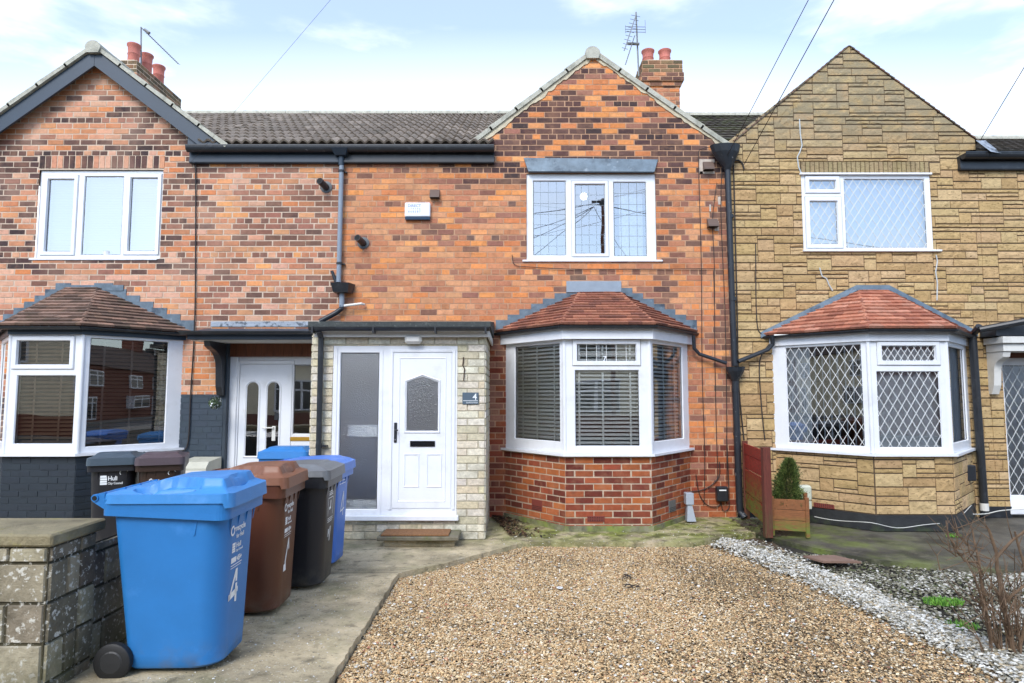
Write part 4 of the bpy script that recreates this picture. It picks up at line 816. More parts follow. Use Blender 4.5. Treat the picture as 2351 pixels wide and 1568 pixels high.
# wall equipment by the bay
def wire(root, pts, r=.006, m=m_cable, name='cable', y=8.975):
    P = []
    for q in pts: a = W(q[0], q[1], q[2] if len(q) > 2 else y); P.append(Vector((a[0], q[2] if len(q) > 2 else y, a[1])))
    S = [P[0]]
    for i in range(len(P)-1):
        p0, p1, p2, p3 = P[max(i-1, 0)], P[i], P[i+1], P[min(i+2, len(P)-1)]
        for k in range(1, 5):
            t = k/4; S.append(0.5*((2*p1)+(p2-p0)*t+(2*p0-5*p1+4*p2-p3)*t*t+(3*p1-p0-3*p2+p3)*t**3))
    mb = MB(); mb.tube(S, r, 6); return mb.build(name, m, root)
wire(H4, [(1640, 338), (1612, 342), (1604, 370), (1610, 600), (1612, 850), (1618, 1050), (1616, 1160)], .005)
wire(H4, [(1660, 345), (1655, 480), (1664, 700), (1668, 900), (1669, 1110)], .005)
wire(H4, [(1646, 420), (1636, 500), (1640, 612), (1641, 800), (1645, 1000), (1648, 1090), (1640, 1105)], .005)
wire(H4, [(1176, 585), (1182, 608), (1220, 613), (1330, 618), (1500, 618), (1630, 617), (1638, 625), (1640, 700)], .005)
wire(H4, [(1645, 375), (1658, 374), (1663, 382)], .007); wire(H4, [(1584, 1129), (1620, 1122), (1650, 1096), (1652, 1060)], .006); wire(H4, [(1598, 1090), (1606, 1135), (1625, 1160), (1650, 1162), (1658, 1140)], .006); wire(H4, [(1655, 1150), (1660, 1172), (1672, 1168), (1674, 1140), (1668, 1000)], .006)
mb = MB(); b = rectW(1645, 1117, 1671, 1151, 8.93); mb.bbox(b[0], b[1], 8.90, 8.99, b[2], b[3], .012); cb = mb.build('junction_box', m_black, H4)
mb = MB(); mb.box(b[0]+.03, b[1]-.03, 8.8975, 8.9, b[3]-.055, b[3]-.038); mb.build('junction_label', m_text, cb)
mb = MB(); b = rectW(1573, 1131, 1591, 1158, 8.65); mb.bbox(b[0], b[1], 8.60, 8.72, b[2], b[3], .006); x = (b[0]+b[1])/2
mb.mesh([(x-.03, 8.62, b[2]), (x+.03, 8.62, b[2]), (x+.03, 8.7, b[2]), (x-.03, 8.7, b[2]), (x-.045, 8.60, .02), (x+.075, 8.60, .02), (x+.07, 8.72, .02), (x-.04, 8.72, .02)], [(0, 1, 5, 4), (1, 2, 6, 5), (3, 0, 4, 7), (2, 3, 7, 6)]); mb.build('conduit', mat('pale_grey_plastic', c8('b6c0cc', .75), .5), H4)
# chimney
brickcol = lambda x, z, r, h: jit(r.choice(ORG[:2]+MID+BRN+SOFT[:2]+DARK[:1]), r, .14)
mosscol = lambda x, z, r, h: jit(r.choice([c8('7c7458', .7), c8('98815f', .7), c8('6c634e', .7), c8('a07a5c', .7)]), r, .12)
def pot(root, x, y, z, h, r, m=m_terra):
    mb = MB(); mb.lathe([(r*.92, 0), (r*.9, h*.45), (r*.98, h*.5), (r*.9, h*.56), (r*.95, h*.84), (r*1.1, h*.90), (r*1.12, h*.97), (r*1.02, h), (r*.85, h*.97), (r*.8, h*.5)], (x, y, z), 18); mb.build('chimney_pot', m, root, smooth=True)
def chimney(root, x0, x1, y0, y1, z0, z1, pots, seed, ph=.33, pr_=.115, mmort=m_mortar_b, soot=()):
    mb = MB(); mo = MB(); c = .0826
    def ring_(e, za, zb, cf):
        for F in (FR((x0-e, y0-e), (x1+e, y0-e)), FR((x1+e, y0-e), (x1+e, y1+e)), FR((x0-e, y1+e), (x0-e, y0-e))):
            lay_bricks(mb, F, (0, F.len, za, zb), [], cf, seed=seed+int(za*100), hdr=0, z_base=za, depth=.006, j=.010, bev=.006); lay_mortar(mo, F, (0, F.len, za, zb), [])
        mo.box(x0-e+.01, x1+e-.01, y0-e+.01, y1+e-.01, za+.002, zb-.002)
    ring_(0, z0, z1-c*6, brickcol); ring_(.03, z1-c*6, z1-c*5, brickcol); ring_(.07, z1-c*5, z1-c*3, brickcol); ring_(.05, z1-c*3, z1, mosscol)
    ch = mb.build('chimney', m_brick, root); mo.build('mortar', mmort, ch)
    mb = MB(); mb.mesh([(x0-.03, y0-.03, z1), (x1+.03, y0-.03, z1), (x1+.03, y1+.03, z1), (x0-.03, y1+.03, z1), (x0+.1, y0+.1, z1+.09), (x1-.1, y0+.1, z1+.09), (x1-.1, y1-.1, z1+.09), (x0+.1, y1-.1, z1+.09)], [(0, 1, 5, 4), (1, 2, 6, 5), (2, 3, 7, 6), (3, 0, 4, 7), (4, 5, 6, 7)]); mb.build('flaunching', m_render, ch)
    for i, (px_, py_, dz) in enumerate(pots): pot(ch, px_, py_, z1+dz, ph, pr_, m_sooty if i in soot else m_terra)
    return ch
zc = Z(141, 11.8); cx0_, cx1_ = X(1480, 200, 11.8), X(1560, 200, 11.8)
chimney(H4, cx0_, cx1_, 11.8, 12.9, 6.2, zc, [(X(1488, 130, 11.9)+.03, 12.05, .02), (X(1527, 130, 11.9)+.03, 12.05, .02), (X(1474, 150, 12.7)+.02, 12.72, -.05), (X(1505, 150, 12.7)+.05, 12.72, -.05)], 61)
zq = Z(150, 12.05); xq = X(307, 128, 12.05)
chimney(H6, xq-.26, xq+.17, 11.85, 13.4, 6.2, zq-.03, [(xq, 12.05, .03), (X(336, 150, 12.42), 12.42, .03), (X(364, 175, 12.88), 12.88, .03)], 62, ph=Z(105, 12.05)-zq+.02, pr_=.115, mmort=m_mortar_a, soot=(2,))
# aerials
mb = MB(); m0 = Vector((X(1466, 145, 11.75), 11.75, Z(175, 11.75))); m1 = Vector((X(1460, 28, 11.75), 11.75, Z(28, 11.75))); mb.tube([m0, m1], .016, 6); aer = mb.build('aerial_mast', m_metal, H4)
mb = MB(); 
def pa(u, v, y=11.7): a = W(u, v, y); return Vector((a[0], y, a[1]))
mb.tube([pa(1461, 32, 11.7), pa(1433, 116, 11.3)], .010, 5); mb.tube([pa(1457, 82), pa(1436, 148, 11.2)], .009, 5)
a, b = pa(1461, 32, 11.7), pa(1433, 116, 11.3)
for k in range(9): p = a.lerp(b, (k+.5)/9); mb.tube([p-Vector((.09-.004*k, .03, 0)), p+Vector((.09-.004*k, .03, 0))], .005, 4)
a, b = pa(1457, 82), pa(1436, 148, 11.2)
for k in range(14): p = a.lerp(b, (k+.5)/14); mb.tube([p-Vector((0, .09, .02)), p+Vector((0, .09, .02))], .004, 4)
for v in (61, 67, 73):
    mb.tube([pa(1436, v), pa(1482, v+1)], .006, 4)
mb.tube([pa(1436, 58), pa(1436, 76)], .004, 4); mb.tube([pa(1481, 46), pa(1482, 76)], .004, 4)
mb.tube([pa(1441, 100, 11.65), pa(1467, 101, 11.7)], .028, 8); mb.build('aerial', m_metal, aer)
mb = MB(); mb.tube([pa(324, 62, 12.2), pa(324, 170, 12.2)], .014, 6); am = mb.build('aerial_mast', m_metal, H6)
mb = MB(); a, b = pa(325, 64, 12.2), pa(410, 147, 12.6); mb.tube([a, b], .008, 5)
for k in range(24): p = a.lerp(b, (k+1)/24); mb.tube([p-Vector((.0, .06, .02)), p+Vector((.0, .06, .02))], .004, 4)
mb.tube([pa(332, 68, 12.2), pa(343, 76, 12.2)], .03, 6); mb.build('aerial', m_metal, am)
wire(H6, [(436, 372), (445, 371), (449, 380), (449, 560), (447, 740), (438, 900), (432, 1015), (418, 1035)], .009)

# ============================================================ HOUSE 2 (right), stone clad
STC = [c8(h, .93) for h in ('c2a476', 'bc9e70', 'c4a87c', 'b6986c', 'c0a278', 'c8ac82')]
def stones(mb, F, rect, holes, conv_list, seed, cw=.058, chh=.0565, split=None):
    rng = random.Random(seed); x0, x1, z0, z1 = rect; nx, nz = int((x1-x0)/cw)+1, int((z1-z0)/chh)+1; occ = [[False]*nx for _ in range(nz)]
    for j_ in range(nz):
        i = 0
        while i < nx:
            if occ[j_][i]: i += 1; continue
            h = rng.choices((1, 2, 3), (.32, .45, .23))[0]; wd = rng.randint(4, 9) if h < 3 else rng.randint(3, 6); 
            run = 0
            while i+run < nx and not occ[j_][i+run] and run < wd: run += 1
            if run < wd and run < 2 and h > 1: h = 1
            nxt = i+run
            rem = 0
            while nxt+rem < nx and not occ[j_][nxt+rem] and rem < 3: rem += 1
            if 0 < rem < 3: run += rem
            h = min(h, nz-j_)
            for jj in range(h):
                for ii in range(run): occ[j_+jj][i+ii] = True
            col = jit(rng.choice(STC), rng, .05); r = (x0+i*cw+.002, min(x1, x0+(i+run)*cw)-.002, z0+j_*chh+.006, z0+(j_+h)*chh-.006)
            if r[1]-r[0] > .01:
                for (a, b, c, d) in rect_minus(r, holes):
                    if b-a < .012 or d-c < .01: continue
                    for cv in conv_list:
                        poly = clip([(a, c), (b, c), (b, d), (a, d)], cv)
                        if len(poly) == 4 and abs(area(poly)-(b-a)*(d-c)) < 1e-6 and b-a > .05:
                            gx_, gz_ = max(2, int((b-a)/.055)), max(2, int((d-c)/.045)); dp = .009+rng.uniform(-.002, .002); bv = .004; V = []; ph0 = rng.uniform(0, 6)
                            for kz in range(gz_+1):
                                for kx in range(gx_+1):
                                    e_ = kx in (0, gx_) or kz in (0, gz_); px_ = a+bv+(b-a-2*bv)*kx/gx_+(0 if e_ else rng.uniform(-.015, .015)); pz_ = c+bv+(d-c-2*bv)*kz/gz_+(0 if e_ else rng.uniform(-.012, .012))
                                    V.append(F.p(px_, pz_, dp+(rng.uniform(-.002, .001) if e_ else rng.uniform(-.003, .009))))
                            nv = gx_+1; FS = [(kz*nv+kx, kz*nv+kx+1, (kz+1)*nv+kx+1, (kz+1)*nv+kx) if rng.random() < .5 else None for kz in range(gz_) for kx in range(gx_)]
                            FS2 = []
                            for kz in range(gz_):
                                for kx in range(gx_):
                                    q0, q1, q2, q3 = kz*nv+kx, kz*nv+kx+1, (kz+1)*nv+kx+1, (kz+1)*nv+kx; FS2 += [(q0, q1, q2), (q0, q2, q3)] if rng.random() < .75 else [(q0, q1, q3), (q1, q2, q3)]
                            ring_ix = [kx for kx in range(nv)]+[kz*nv+gx_ for kz in range(1, gz_+1)]+[gz_*nv+kx for kx in range(gx_-1, -1, -1)]+[kz*nv for kz in range(gz_-1, 0, -1)]
                            n0_ = len(V); bk_ = []
                            for ix in ring_ix:
                                kx, kz = ix % nv, ix//nv; bk_.append(F.p(a+(b-a)*kx/gx_, c+(d-c)*kz/gz_, -.004))
                            V += bk_; m_r = len(ring_ix); FS2 += [(ring_ix[t_], n0_+t_, n0_+(t_+1) % m_r, ring_ix[(t_+1) % m_r]) for t_ in range(m_r)]
                            mb.mesh(V, FS2, col)
                        elif len(poly) >= 3 and area(poly) > 3e-4: block(mb, F, poly, .009+rng.uniform(-.002, .002), .005, col, -.004, rng, .0015)
            i += run
holesC = [wC, (bC[0]+.04, bC[3]-.04, 0, TOP+.1), (wC[0]-.01, wC[1]+.01, wC[3], wC[3]+.20)]
apC = (X(1948, 106), Z(106)); eC0, eC1 = (X(1688, 325), Z(325)), (X(2238, 322), Z(322)); z_c = min(eC0[1], eC1[1])
xe = 8.9; doorC = (X(2310, 1000), X(2310, 1000)+.95, .10, Z(800))
holesC.append((doorC[0], doorC[1], 0.0, doorC[3]))
triC = [(XPR+.002, 0), (eC1[0], 0), (eC1[0], eC1[1]), apC, (XPR+.002, eC0[1]-.02)]; recC = [(eC1[0], 0), (xe, 0), (xe, z_c-.12), (eC1[0], z_c-.12)]
mb = MB(); stones(mb, FW, (XPR+.002, xe, .0, 6.75), holesC, [triC, recC], 71)
rng = random.Random(4); x = wC[0]
while x < wC[1]-.03:
    block(mb, FW, [(x+.003, wC[3]+.03), (x+.062, wC[3]+.03), (x+.062, wC[3]+.195), (x+.003, wC[3]+.195)], .013, .004, jit(c8('c0aa80', .62), rng), -.004, rng, .001); x += .066
wall2 = mb.build('wall', m_stone, H2)
mb = MB(); lay_mortar(mb, FW, (XPR+.002, eC1[0], 0, 6.75), holesC[:2]+holesC[3:], triC); lay_mortar(mb, FW, (eC1[0], xe, 0, z_c-.12), holesC[:2]+holesC[3:], recC); mb.build('mortar', m_mortar_dark, wall2)
for pts in ([(1834, 275), (1836, 310), (1840, 335), (1835, 350), (1829, 362), (1832, 385), (1838, 398)], [(2147, 586), (2150, 600), (2146, 625), (2150, 650), (2149, 690)], [(1880, 615), (1886, 635), (1896, 640), (1902, 655), (1910, 668)]):
    mb = MB(); P = [FW.p(*W(u, v, YW), .020) for u, v in pts]; mb.tube(P, .009, 5); mb.build('sealed_crack', mat('pale_sealant', c8('cfd6d8', .75), .7), wall2)
dia = lambda pw, ph2, xo=0, zo=0: (lambda l, F, r, n: diamonds(l, F, r, pw, ph2, n, .007, xo, zo))
s1, s2, s3 = rectW(1857, 413, 1919, 435), rectW(1859, 461, 1924, 561), rectW(1940, 410, 2127, 569)
w2 = window(H2, FW, wC, [(*s1, 1, dia(.125, .19, .0)), (*s2, 1, dia(.125, .19, .03)), (*s3, 0, dia(.125, .19, .01, .04))], glass=m_glass_up, n_off=.0, sill=(wC[0]-.02, wC[1]+.10, wC[2]+.01), sw=.05)
mb = MB(); fbox(mb, FW, wC[0]-.03, wC[1]+.02, wC[3]-.005, wC[3]+.024, .0, .045, b=.006); mb.build('drip_strip', m_pvc, w2)
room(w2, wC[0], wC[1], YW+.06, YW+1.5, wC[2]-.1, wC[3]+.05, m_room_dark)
def vblinds(mb, F, r, n, pitch=.085, ang=35):
    s = r[0]; t = R(ang)
    while s < r[1]: 
        d = .042; a, b = F.p(s-d*math.cos(t), r[2], n-d*math.sin(t)), F.p(s+d*math.cos(t), r[2], n+d*math.sin(t)); mb.prism([a, b, b+Vector((0, 0, r[3]-r[2])), a+Vector((0, 0, r[3]-r[2]))], F.n*.0015); s += pitch
mb = MB(); vblinds(mb, FW, (wC[0]+.08, wC[1]-.04, wC[2]+.05, wC[3]-.04), -.11, ang=14); mb.build('blind', m_blind_white, w2)
gable_roof(H2, (apC[0], apC[1]-.005), (apC[0], apC[1]-.005), (eC0[0]-.02, eC0[1]-.005), (eC1[0]+.06, eC1[1]-.035), 8.975, 11.6, 26, .010, m_red_tile, pick(['8a6a58', '7a6a5c', '96705c', '6d6458'], .62), None, 0, random.Random(9), 0, .012)
slope(H2, XPR-.048, 6.58, 43, pick(['5c5248', '4c443c', '6a5f52', '544a40'], .5), y0=9.12, z0=zat(9.12), z1=Z(268, 12.3), amp=.006, rows=12, mtl=mat('mossy_tile', attr=True, rough=.95, var=.4, vs=22, bump=1.0, bs=40, patches=[(c8('5a6038', .7), 5, .45, .65, .7)]))
slope(H2, 6.59, xe+3, 44, pick(['5c5248', '4c443c', '6a5f52', '544a40'], .5), y0=8.84, y1=11.3, z0=zg-.12, z1=Z(322, 11.3), amp=.006, rows=12, mtl=m_conc_tile)
eaves(H2, X(2195, 350), xe+1, m_black, gz=Z(348, 8.8))
mb = MB(); mb.face([PW(2240, 322, 8.9), PW(2262, 322, 9.1), PW(2300, 352, 8.8), PW(2275, 348, 8.75)]); mb.build('lead_valley', m_lead_light, H2)
# bay, dark plinth below
def colc(x, z, r, h): return jit(r.choice(STC), r, .09)
mb = MB(); mo = MB(); pl_ = MB()
for i, F in enumerate(bay_frames(*bC)):
    stones(mb, F, (0.005, F.len-.003, .20, SILL-.035), [], [[(0, 0), (F.len, 0), (F.len, 3), (0, 3)]], 80+i); lay_mortar(mo, F, (0, F.len, 0, SILL-.035), [])
bw2 = mb.build('bay_wall', m_stone, H2); mo.build('mortar', m_mortar_dark, bw2)
mb = MB(); O = offs(*bC, .012); mb.prism([(p[0], p[1], 0) for p in O], (0, 0, .195)); mb.build('plinth', mat('bitumen_plinth', c8('2e3032', .8), .6, var=.3, vs=8, bump=.5, bs=30, patches=[(c8('4c5a34', .7), 6, .5, .65, .6, [('Z', .14, .02)])]), H2)
mb = MB(); fbox(mb, FW, XPR+.01, bC[0]-.02, .0, .13, .0, .02); fbox(mb, FW, bC[3]+.05, doorC[0], .0, .15, .0, .02); mb.build('plinth', m_black, H2)
air_brick(H2, bay_frames(*bC)[0], .50, .205, .26, .06, m=m_ab, n=.016)
topC = zz(783)
wl2, wf2, wr2 = bay_window(H2, bC, lambda F: [(.19, F.len-.09, zz(1027)+.0, topC-.03, 0, dia(.115, .19, .0, .05))],
    lambda F: [(X(2023, 812, YF)-bC[1], X(2148, 812, YF)-bC[1], zz(829), zz(793), 1, dia(.085, .13, .0, .03)), (X(2016, 940, YF)-bC[1], X(2161, 940, YF)-bC[1], zz(1028), zz(852), 0, dia(.115, .19, .02, .04))],
    lambda F: [(.09, F.len-.19, zz(1020), topC-.05, 0)], m_glass, None, m_white_strip, topC, fascia=zz(757)-topC)
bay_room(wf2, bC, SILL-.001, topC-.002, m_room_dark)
mb = MB(); Fc = bay_frames(*bC); vblinds(mb, Fc[1], (.08, Fc[1].len-.06, SILL+.04, topC-.05), -.10, ang=40, pitch=.088); vblinds(mb, Fc[0], (.45, Fc[0].len-.08, SILL+.04, topC-.05), -.10, ang=60, pitch=.095); vblinds(mb, Fc[2], (.1, Fc[2].len-.2, SILL+.04, topC-.05), -.10, ang=30); mb.build('blind', m_blind_white, wf2)
mb = MB(); n = 26; F = Fc[0]
for k in range(n):
    a, b = .16+.34*k/n, .16+.34*(k+1)/n; na, nb = -.06+.018*math.sin(k*1.3), -.06+.018*math.sin((k+1)*1.3); mb.face([F.p(a, SILL+.03, na), F.p(b, SILL+.03, nb), F.p(b, topC-.04, nb), F.p(a, topC-.04, na)])
mb.build('curtain', m_net, wf2)
bay_roof(H2, bC, Z(668, 8.99), X(1970, 668), X(2036, 668), zz(757)+.012, .105, .19, m_red_tile, pick(['c88468', 'bb765c', 'd08e72', 'ac6c56', 'd0937a'], .78), 7)
mb = MB()
for (a, b) in (((bC[0]-.16, zz(757)+.0), (X(1965, 664), Z(663))), ((X(1965, 664), Z(663)), (X(2040, 664), Z(663))), ((X(2040, 664), Z(663)), (bC[3]+.16, zz(757)+.02))):
    n = 10
    for k in range(n):
        p = (a[0]+(b[0]-a[0])*k/n, a[1]+(b[1]-a[1])*k/n); q = (a[0]+(b[0]-a[0])*(k+1)/n, a[1]+(b[1]-a[1])*(k+1)/n); mb.prism([FW.p(p[0], p[1]-.03, .03), FW.p(q[0], q[1]-.03, .03), FW.p(q[0], q[1]+.05, .012), FW.p(p[0], p[1]+.05, .012)], (0, -.01, 0))
mb.build('lead_flashing', m_lead, H2)
mb = MB(); mb.tube([PW(1773, 770, 8.86), PW(1774, 790, 8.88), PW(1764, 802, 8.9), PW(1695, 830, 8.9)], .030, 10); mb.build('bay_drainpipe', m_blackpipe, H2)
# door, canopy and pipe at the right edge
FDC = FX(9.10); dC = (doorC[0], doorC[1], .12, Z(822, 9.1)); 
wd = window(H2, FDC, dC, [(dC[0]+.09, dC[1]-.09, Z(1138, 9.1), Z(838, 9.1), 0, dia(.13, .22))], glass=m_frost, name='door')
mb = MB(); fbox(mb, FDC, dC[0]-.02, dC[1], .04, .12, 0, .13, b=.01); mb.build('sill', m_pvc, wd); room(H2, dC[0], dC[1], 9.2, 10.4, .05, 2.2, m_room_dark)
mb = MB(); fbox(mb, FX(9.1), dC[0], dC[1], dC[3], doorC[3], 0, .03); mb.build('timber_boards', m_timber, H2)
YK = 8.55; mb = MB(); x0 = X(2280, 780, 8.8); mb.bbox(x0, x0+1.4, 8.62, YW-.012, Z(790, 8.8), Z(775, 8.8), .006); mb.bbox(x0+.03, x0+1.4, 8.66, YW-.012, Z(808, 8.8), Z(790, 8.8)-.002, .006); cn = mb.build('canopy', m_pvc_old, H2)
brk(x0+.04, m_pvc_old, cn, 8.68, Z(808, 8.8)-.003, Z(905, 8.9), .10)
mb = MB(); a, b = PW(2248, 757, 8.7), PW(2365, 735, 8.5); mb.tube([a, b], .045, 10); mb.prism([PW(2250, 757, 8.97), PW(2250, 775, 8.97), PW(2400, 775, 8.97), PW(2400, 735, 8.97)], (0, -.3, 0)); mb.build('canopy_gutter', m_black, cn)
mb = MB(); a = PW(2249, 750, 8.72); b = PW(2260, 1165, 8.9); mb.tube([a, Vector((a.x+.01, 8.88, a.z-.10)), Vector((b.x, 8.9, b.z)), Vector((b.x, 8.9, .05))], .050, 12); cdp = mb.build('downpipe', m_black, H2)
mb = MB(); mb.lathe([(.053, 0), (.053, .10)], (b.x, 8.9, Z(1172, 8.9)), 12); mb.build('pipe_collar', m_pvc_old, cdp)
mb = MB(); g = rectW(2210, 1067, 2234, 1103, 8.75); mb.bbox(g[0], g[1], 8.68, 8.80, g[2], g[3], .012); mb.tube([((g[0]+g[1])/2-.02, 8.75, g[2]), ((g[0]+g[1])/2-.03, 8.75, .02)], .014, 8); mb.build('junction_box', m_black, H2)
wire(H2, [(1684, 370), (1695, 368), (1704, 375), (1708, 388)], .012); wire(H2, [(1683, 340), (1687, 500), (1692, 700), (1696, 880), (1708, 1010)], .010); wire(H2, [(1735, 560), (1736, 700), (1742, 760), (1765, 770)], .007); wire(H2, [(1766, 790), (1744, 830), (1748, 930), (1756, 1010)], .008)
wire(H2, [(1870, 1186, 8.5), (1900, 1192, 8.4), (1935, 1196, 8.3), (2000, 1200, 8.05), (2060, 1212, 8.05), (2120, 1205, 8.05), (2190, 1195, 8.2), (2230, 1160, 8.6)], .0045, m_cable_w)
wire(H2, [(2215, 1180, 8.8), (2260, 1180, 8.85), (2300, 1172, 8.85), (2360, 1168, 8.85)], .007, m_cable_w)
# ============================================================ GROUND
YS = 6.6; SLP = .05                    # the front gardens rise gently towards the street
def gz(y): return SLP*max(0.0, YS-max(y, .9))
def G(u, v, z=0.0):
    b = (CY-v)/F_PX; Y = 7.0
    for _ in range(30): Y = (z+gz(Y)-CAMZ)/(_st+b*_ct)*(_ct-b*_st)
    return (X(u, v, Y), Y)
def sloped(name, m, P, top, bot=-.3):   # a slab whose top follows the sloping ground
    mb = MB(); ys = [-99]+[.9+.57*k for k in range(11)]+[99]
    for a, b in zip(ys, ys[1:]):
        q = clip(list(P), [(-99, a), (99, a), (99, b), (-99, b)])
        if len(q) >= 3: mb.face([(x, y, top+gz(y)) for x, y in q])
    for i in range(len(P)):
        a, b = P[i], P[(i+1) % len(P)]
        if abs(a[1]-b[1]) > .7 or abs(a[0]-b[0]) > 3: continue
        mb.face([(a[0], a[1], top+gz(a[1])), (b[0], b[1], top+gz(b[1])), (b[0], b[1], bot), (a[0], a[1], bot)])
    return struct(mb.build(name, m))
m_earth = mat('earth', c8('5d5548', .5), .95, var=.4, vs=3, bump=1.0, bs=12)
mb = MB(); mb.face([(-150, -150, -.115), (150, -150, -.115), (150, 150, -.115), (-150, 150, -.115)]); struct(mb.build('ground', m_earth))
mb = MB(); mb.face([(-60, -9.5, -.10), (60, -9.5, -.10), (60, -1.2, -.10), (-60, -1.2, -.10)]); struct(mb.build('road', mat('asphalt', c8('5a5a5a', .5), .9, var=.3, vs=30)))
mb = MB(); mb.box(-60, 60, -1.2, .9, -.11, gz(.9)); mb.box(-60, 60, -11.8, -9.5, -.11, .0); struct(mb.build('pavement', mat('paving', c8('8f8a80', .6), .9, var=.3, vs=6)))
MOSS = c8('96a048', .75); DRK = c8('3d3a30', .6)
m_conc = mat('path_concrete', c8('c6b696', .96), .9, var=.2, vs=5, bump=1.2, bs=45, spec=.3,
   patches=[(c8('746c56', .78), 1.8, .44, .68, .75), (c8('dedacc', .85), 55, .61, .66, .8), (c8('5a5240', .7), 34, .60, .66, .5), (c8('cdc8b8', .62), 4.5, .58, .72, .45), (c8('7d7f54', .8), 2.4, .5, .68, .5), (MOSS, 3.5, .38, .58, .85, [('Y', 7.0, 7.9), ('X', -.6, .2)]), (c8('55562c', .7), 5.5, .47, .60, .75, [('Y', 7.0, 7.8), ('X', -.6, .2)]), (c8('3e3a2e', .7), 8, .54, .70, .6)])
m_conc2 = mat('damp_concrete', c8('6c675c', .75), .6, var=.3, vs=5, bump=1.0, bs=40, spec=.4, patches=[(c8('7f8f3c', .75), 2.6, .42, .60, .8, [('X', 5.2, 3.6)]), (c8('2c2b26', .6), 1.8, .42, .62, .7), (c8('8d8870', .7), 7, .56, .70, .5), (c8('a8a496', .6), 60, .68, .72, .6)])
rng = random.Random(77)
def rough_edge(pts, amp=.008, step=.06):
    o = []
    for i in range(len(pts)):
        a, b = Vector(pts[i]), Vector(pts[(i+1) % len(pts)]); n = max(1, int((b-a).length/step))
        if n > 160: n = 1
        for k in range(n): p = a.lerp(b, k/n); o.append((p.x+rng.uniform(-amp, amp)*(k > 0), p.y+rng.uniform(-amp, amp)*(k > 0)))
    return o
P1 = rough_edge([(-9, .92), (-.91, .92), (-1.068, 6.17), (.123, 7.50), (.35, 7.52), (2.07, 7.50), (2.6, 7.85), (2.99, 8.02), (2.99, 9.02), (-9, 9.02)])
sloped('path', m_conc, P1, 0.0)
mb = MB(); P2 = rough_edge([(2.993, 8.02), (3.12, 7.75), (3.35, 7.3), (3.72, 6.79), (4.89, 6.27), (9.5, 6.05), (9.5, 9.02), (2.993, 9.02)]); sloped('path', m_conc2, P2, -.008)
# expansion joints
mb = MB()
for a, b in (((-2.6, 6.15), (-1.07, 6.17)), ((-2.6, 3.2), (-.98, 3.22)), ((2.02, 8.2), (2.98, 7.98))):
    a, b = Vector((*a, .0008)), Vector((*b, .0008)); n = 20; s = Vector((0, .004, 0))
    for k in range(n): p, q = a.lerp(b, k/n)+Vector((0, 0, gz(a.y)+.001)), a.lerp(b, (k+1)/n)+Vector((0, 0, gz(a.y)+.001)); j0 = Vector((0, rng.uniform(-.006, .006), 0)); mb.face([p-s, q-s+j0*.2, q+s, p+s])
struct(mb.build('path_joint', m_darkin))
# gravel beds
m_peb = mat('gravel_stone', attr=True, rough=.62, var=.25, vs=60, spec=.4); m_bed = mat('gravel_bed', c8('6a5640', .55), .95, var=.5, vs=60, bump=1.0, bs=80)
m_peb.node_tree.nodes
sloped('gravel_base', m_bed, [(-1.2, .9), (3.1, .9), (3.1, 8.0), (-1.2, 8.0)], -.062)
sloped('soil', mat('dark_soil', c8('3f3a2e', .5), .95, var=.5, vs=14, bump=1.0, bs=50), [(3.1, .9), (9.5, .9), (9.5, 7.6), (3.1, 7.6)], -.066)
OV = np.array([(1, 0, 0), (0, 1, 0), (-1, 0, 0), (0, -1, 0), (0, 0, 1), (0, 0, -1)], dtype=np.float32)
OVT = np.array([(1, .1, .35), (.25, 1, .3), (-.9, .3, .4), (-.2, -1, .3), (.1, .1, .75), (.75, -.7, -.3), (-.8, -.7, -.3), (-.1, .8, -.35)], dtype=np.float32)
OF = np.array([(0, 1, 4), (1, 2, 4), (2, 3, 4), (3, 0, 4), (1, 0, 5), (2, 1, 7), (3, 2, 6), (0, 3, 5), (2, 6, 7), (3, 6, 5)], dtype=np.int32)
def pebbles(name, x, y, z, size, cols, m, seed, flat=.6):
    r = np.random.RandomState(seed); n = len(x); z = z+SLP*np.clip(YS-y, 0, 9); V = OVT[None]*np.ones((n, 1, 1), np.float32)+r.uniform(-.22, .22, (n, 8, 3))
    sc = np.stack([size*r.uniform(.7, 1.25, n), size*r.uniform(.6, 1.0, n), size*flat*r.uniform(.7, 1.15, n)], 1)[:, None, :]; V = V*sc
    a = r.uniform(0, 6.283, n); tl = r.uniform(-.5, .5, n); ca, sa, ct, st = np.cos(a), np.sin(a), np.cos(tl), np.sin(tl)
    vx, vy, vz = V[..., 0], V[..., 1], V[..., 2]; vy, vz = vy*ct[:, None]-vz*st[:, None], vy*st[:, None]+vz*ct[:, None]
    P = np.stack([vx*ca[:, None]-vy*sa[:, None]+x[:, None], vx*sa[:, None]+vy*ca[:, None]+y[:, None], vz+z[:, None]], 2).reshape(-1, 3)
    Fc_ = (OF[None]+(np.arange(n)*8)[:, None, None]).reshape(-1, 3); nf = len(Fc_)
    me = bpy.data.meshes.new(name); me.vertices.add(len(P)); me.vertices.foreach_set('co', P.astype(np.float32).ravel()); me.loops.add(nf*3); me.loops.foreach_set('vertex_index', Fc_.ravel().astype(np.int32))
    me.polygons.add(nf); me.polygons.foreach_set('loop_start', np.arange(0, nf*3, 3, dtype=np.int32)); me.polygons.foreach_set('loop_total', np.full(nf, 3, np.int32)); me.polygons.foreach_set('use_smooth', np.ones(nf, bool))
    at = me.attributes.new('Col', 'FLOAT_COLOR', 'FACE'); c = np.ones((nf, 4), np.float32); c[:, :3] = np.repeat(cols, len(OF), 0); at.data.foreach_set('color', c.ravel()); me.materials.append(m); me.update(); me.validate()
    o = bpy.data.objects.new(name, me); COL.objects.link(o); return struct(o, 'stuff')
rs = np.random.RandomState(5)
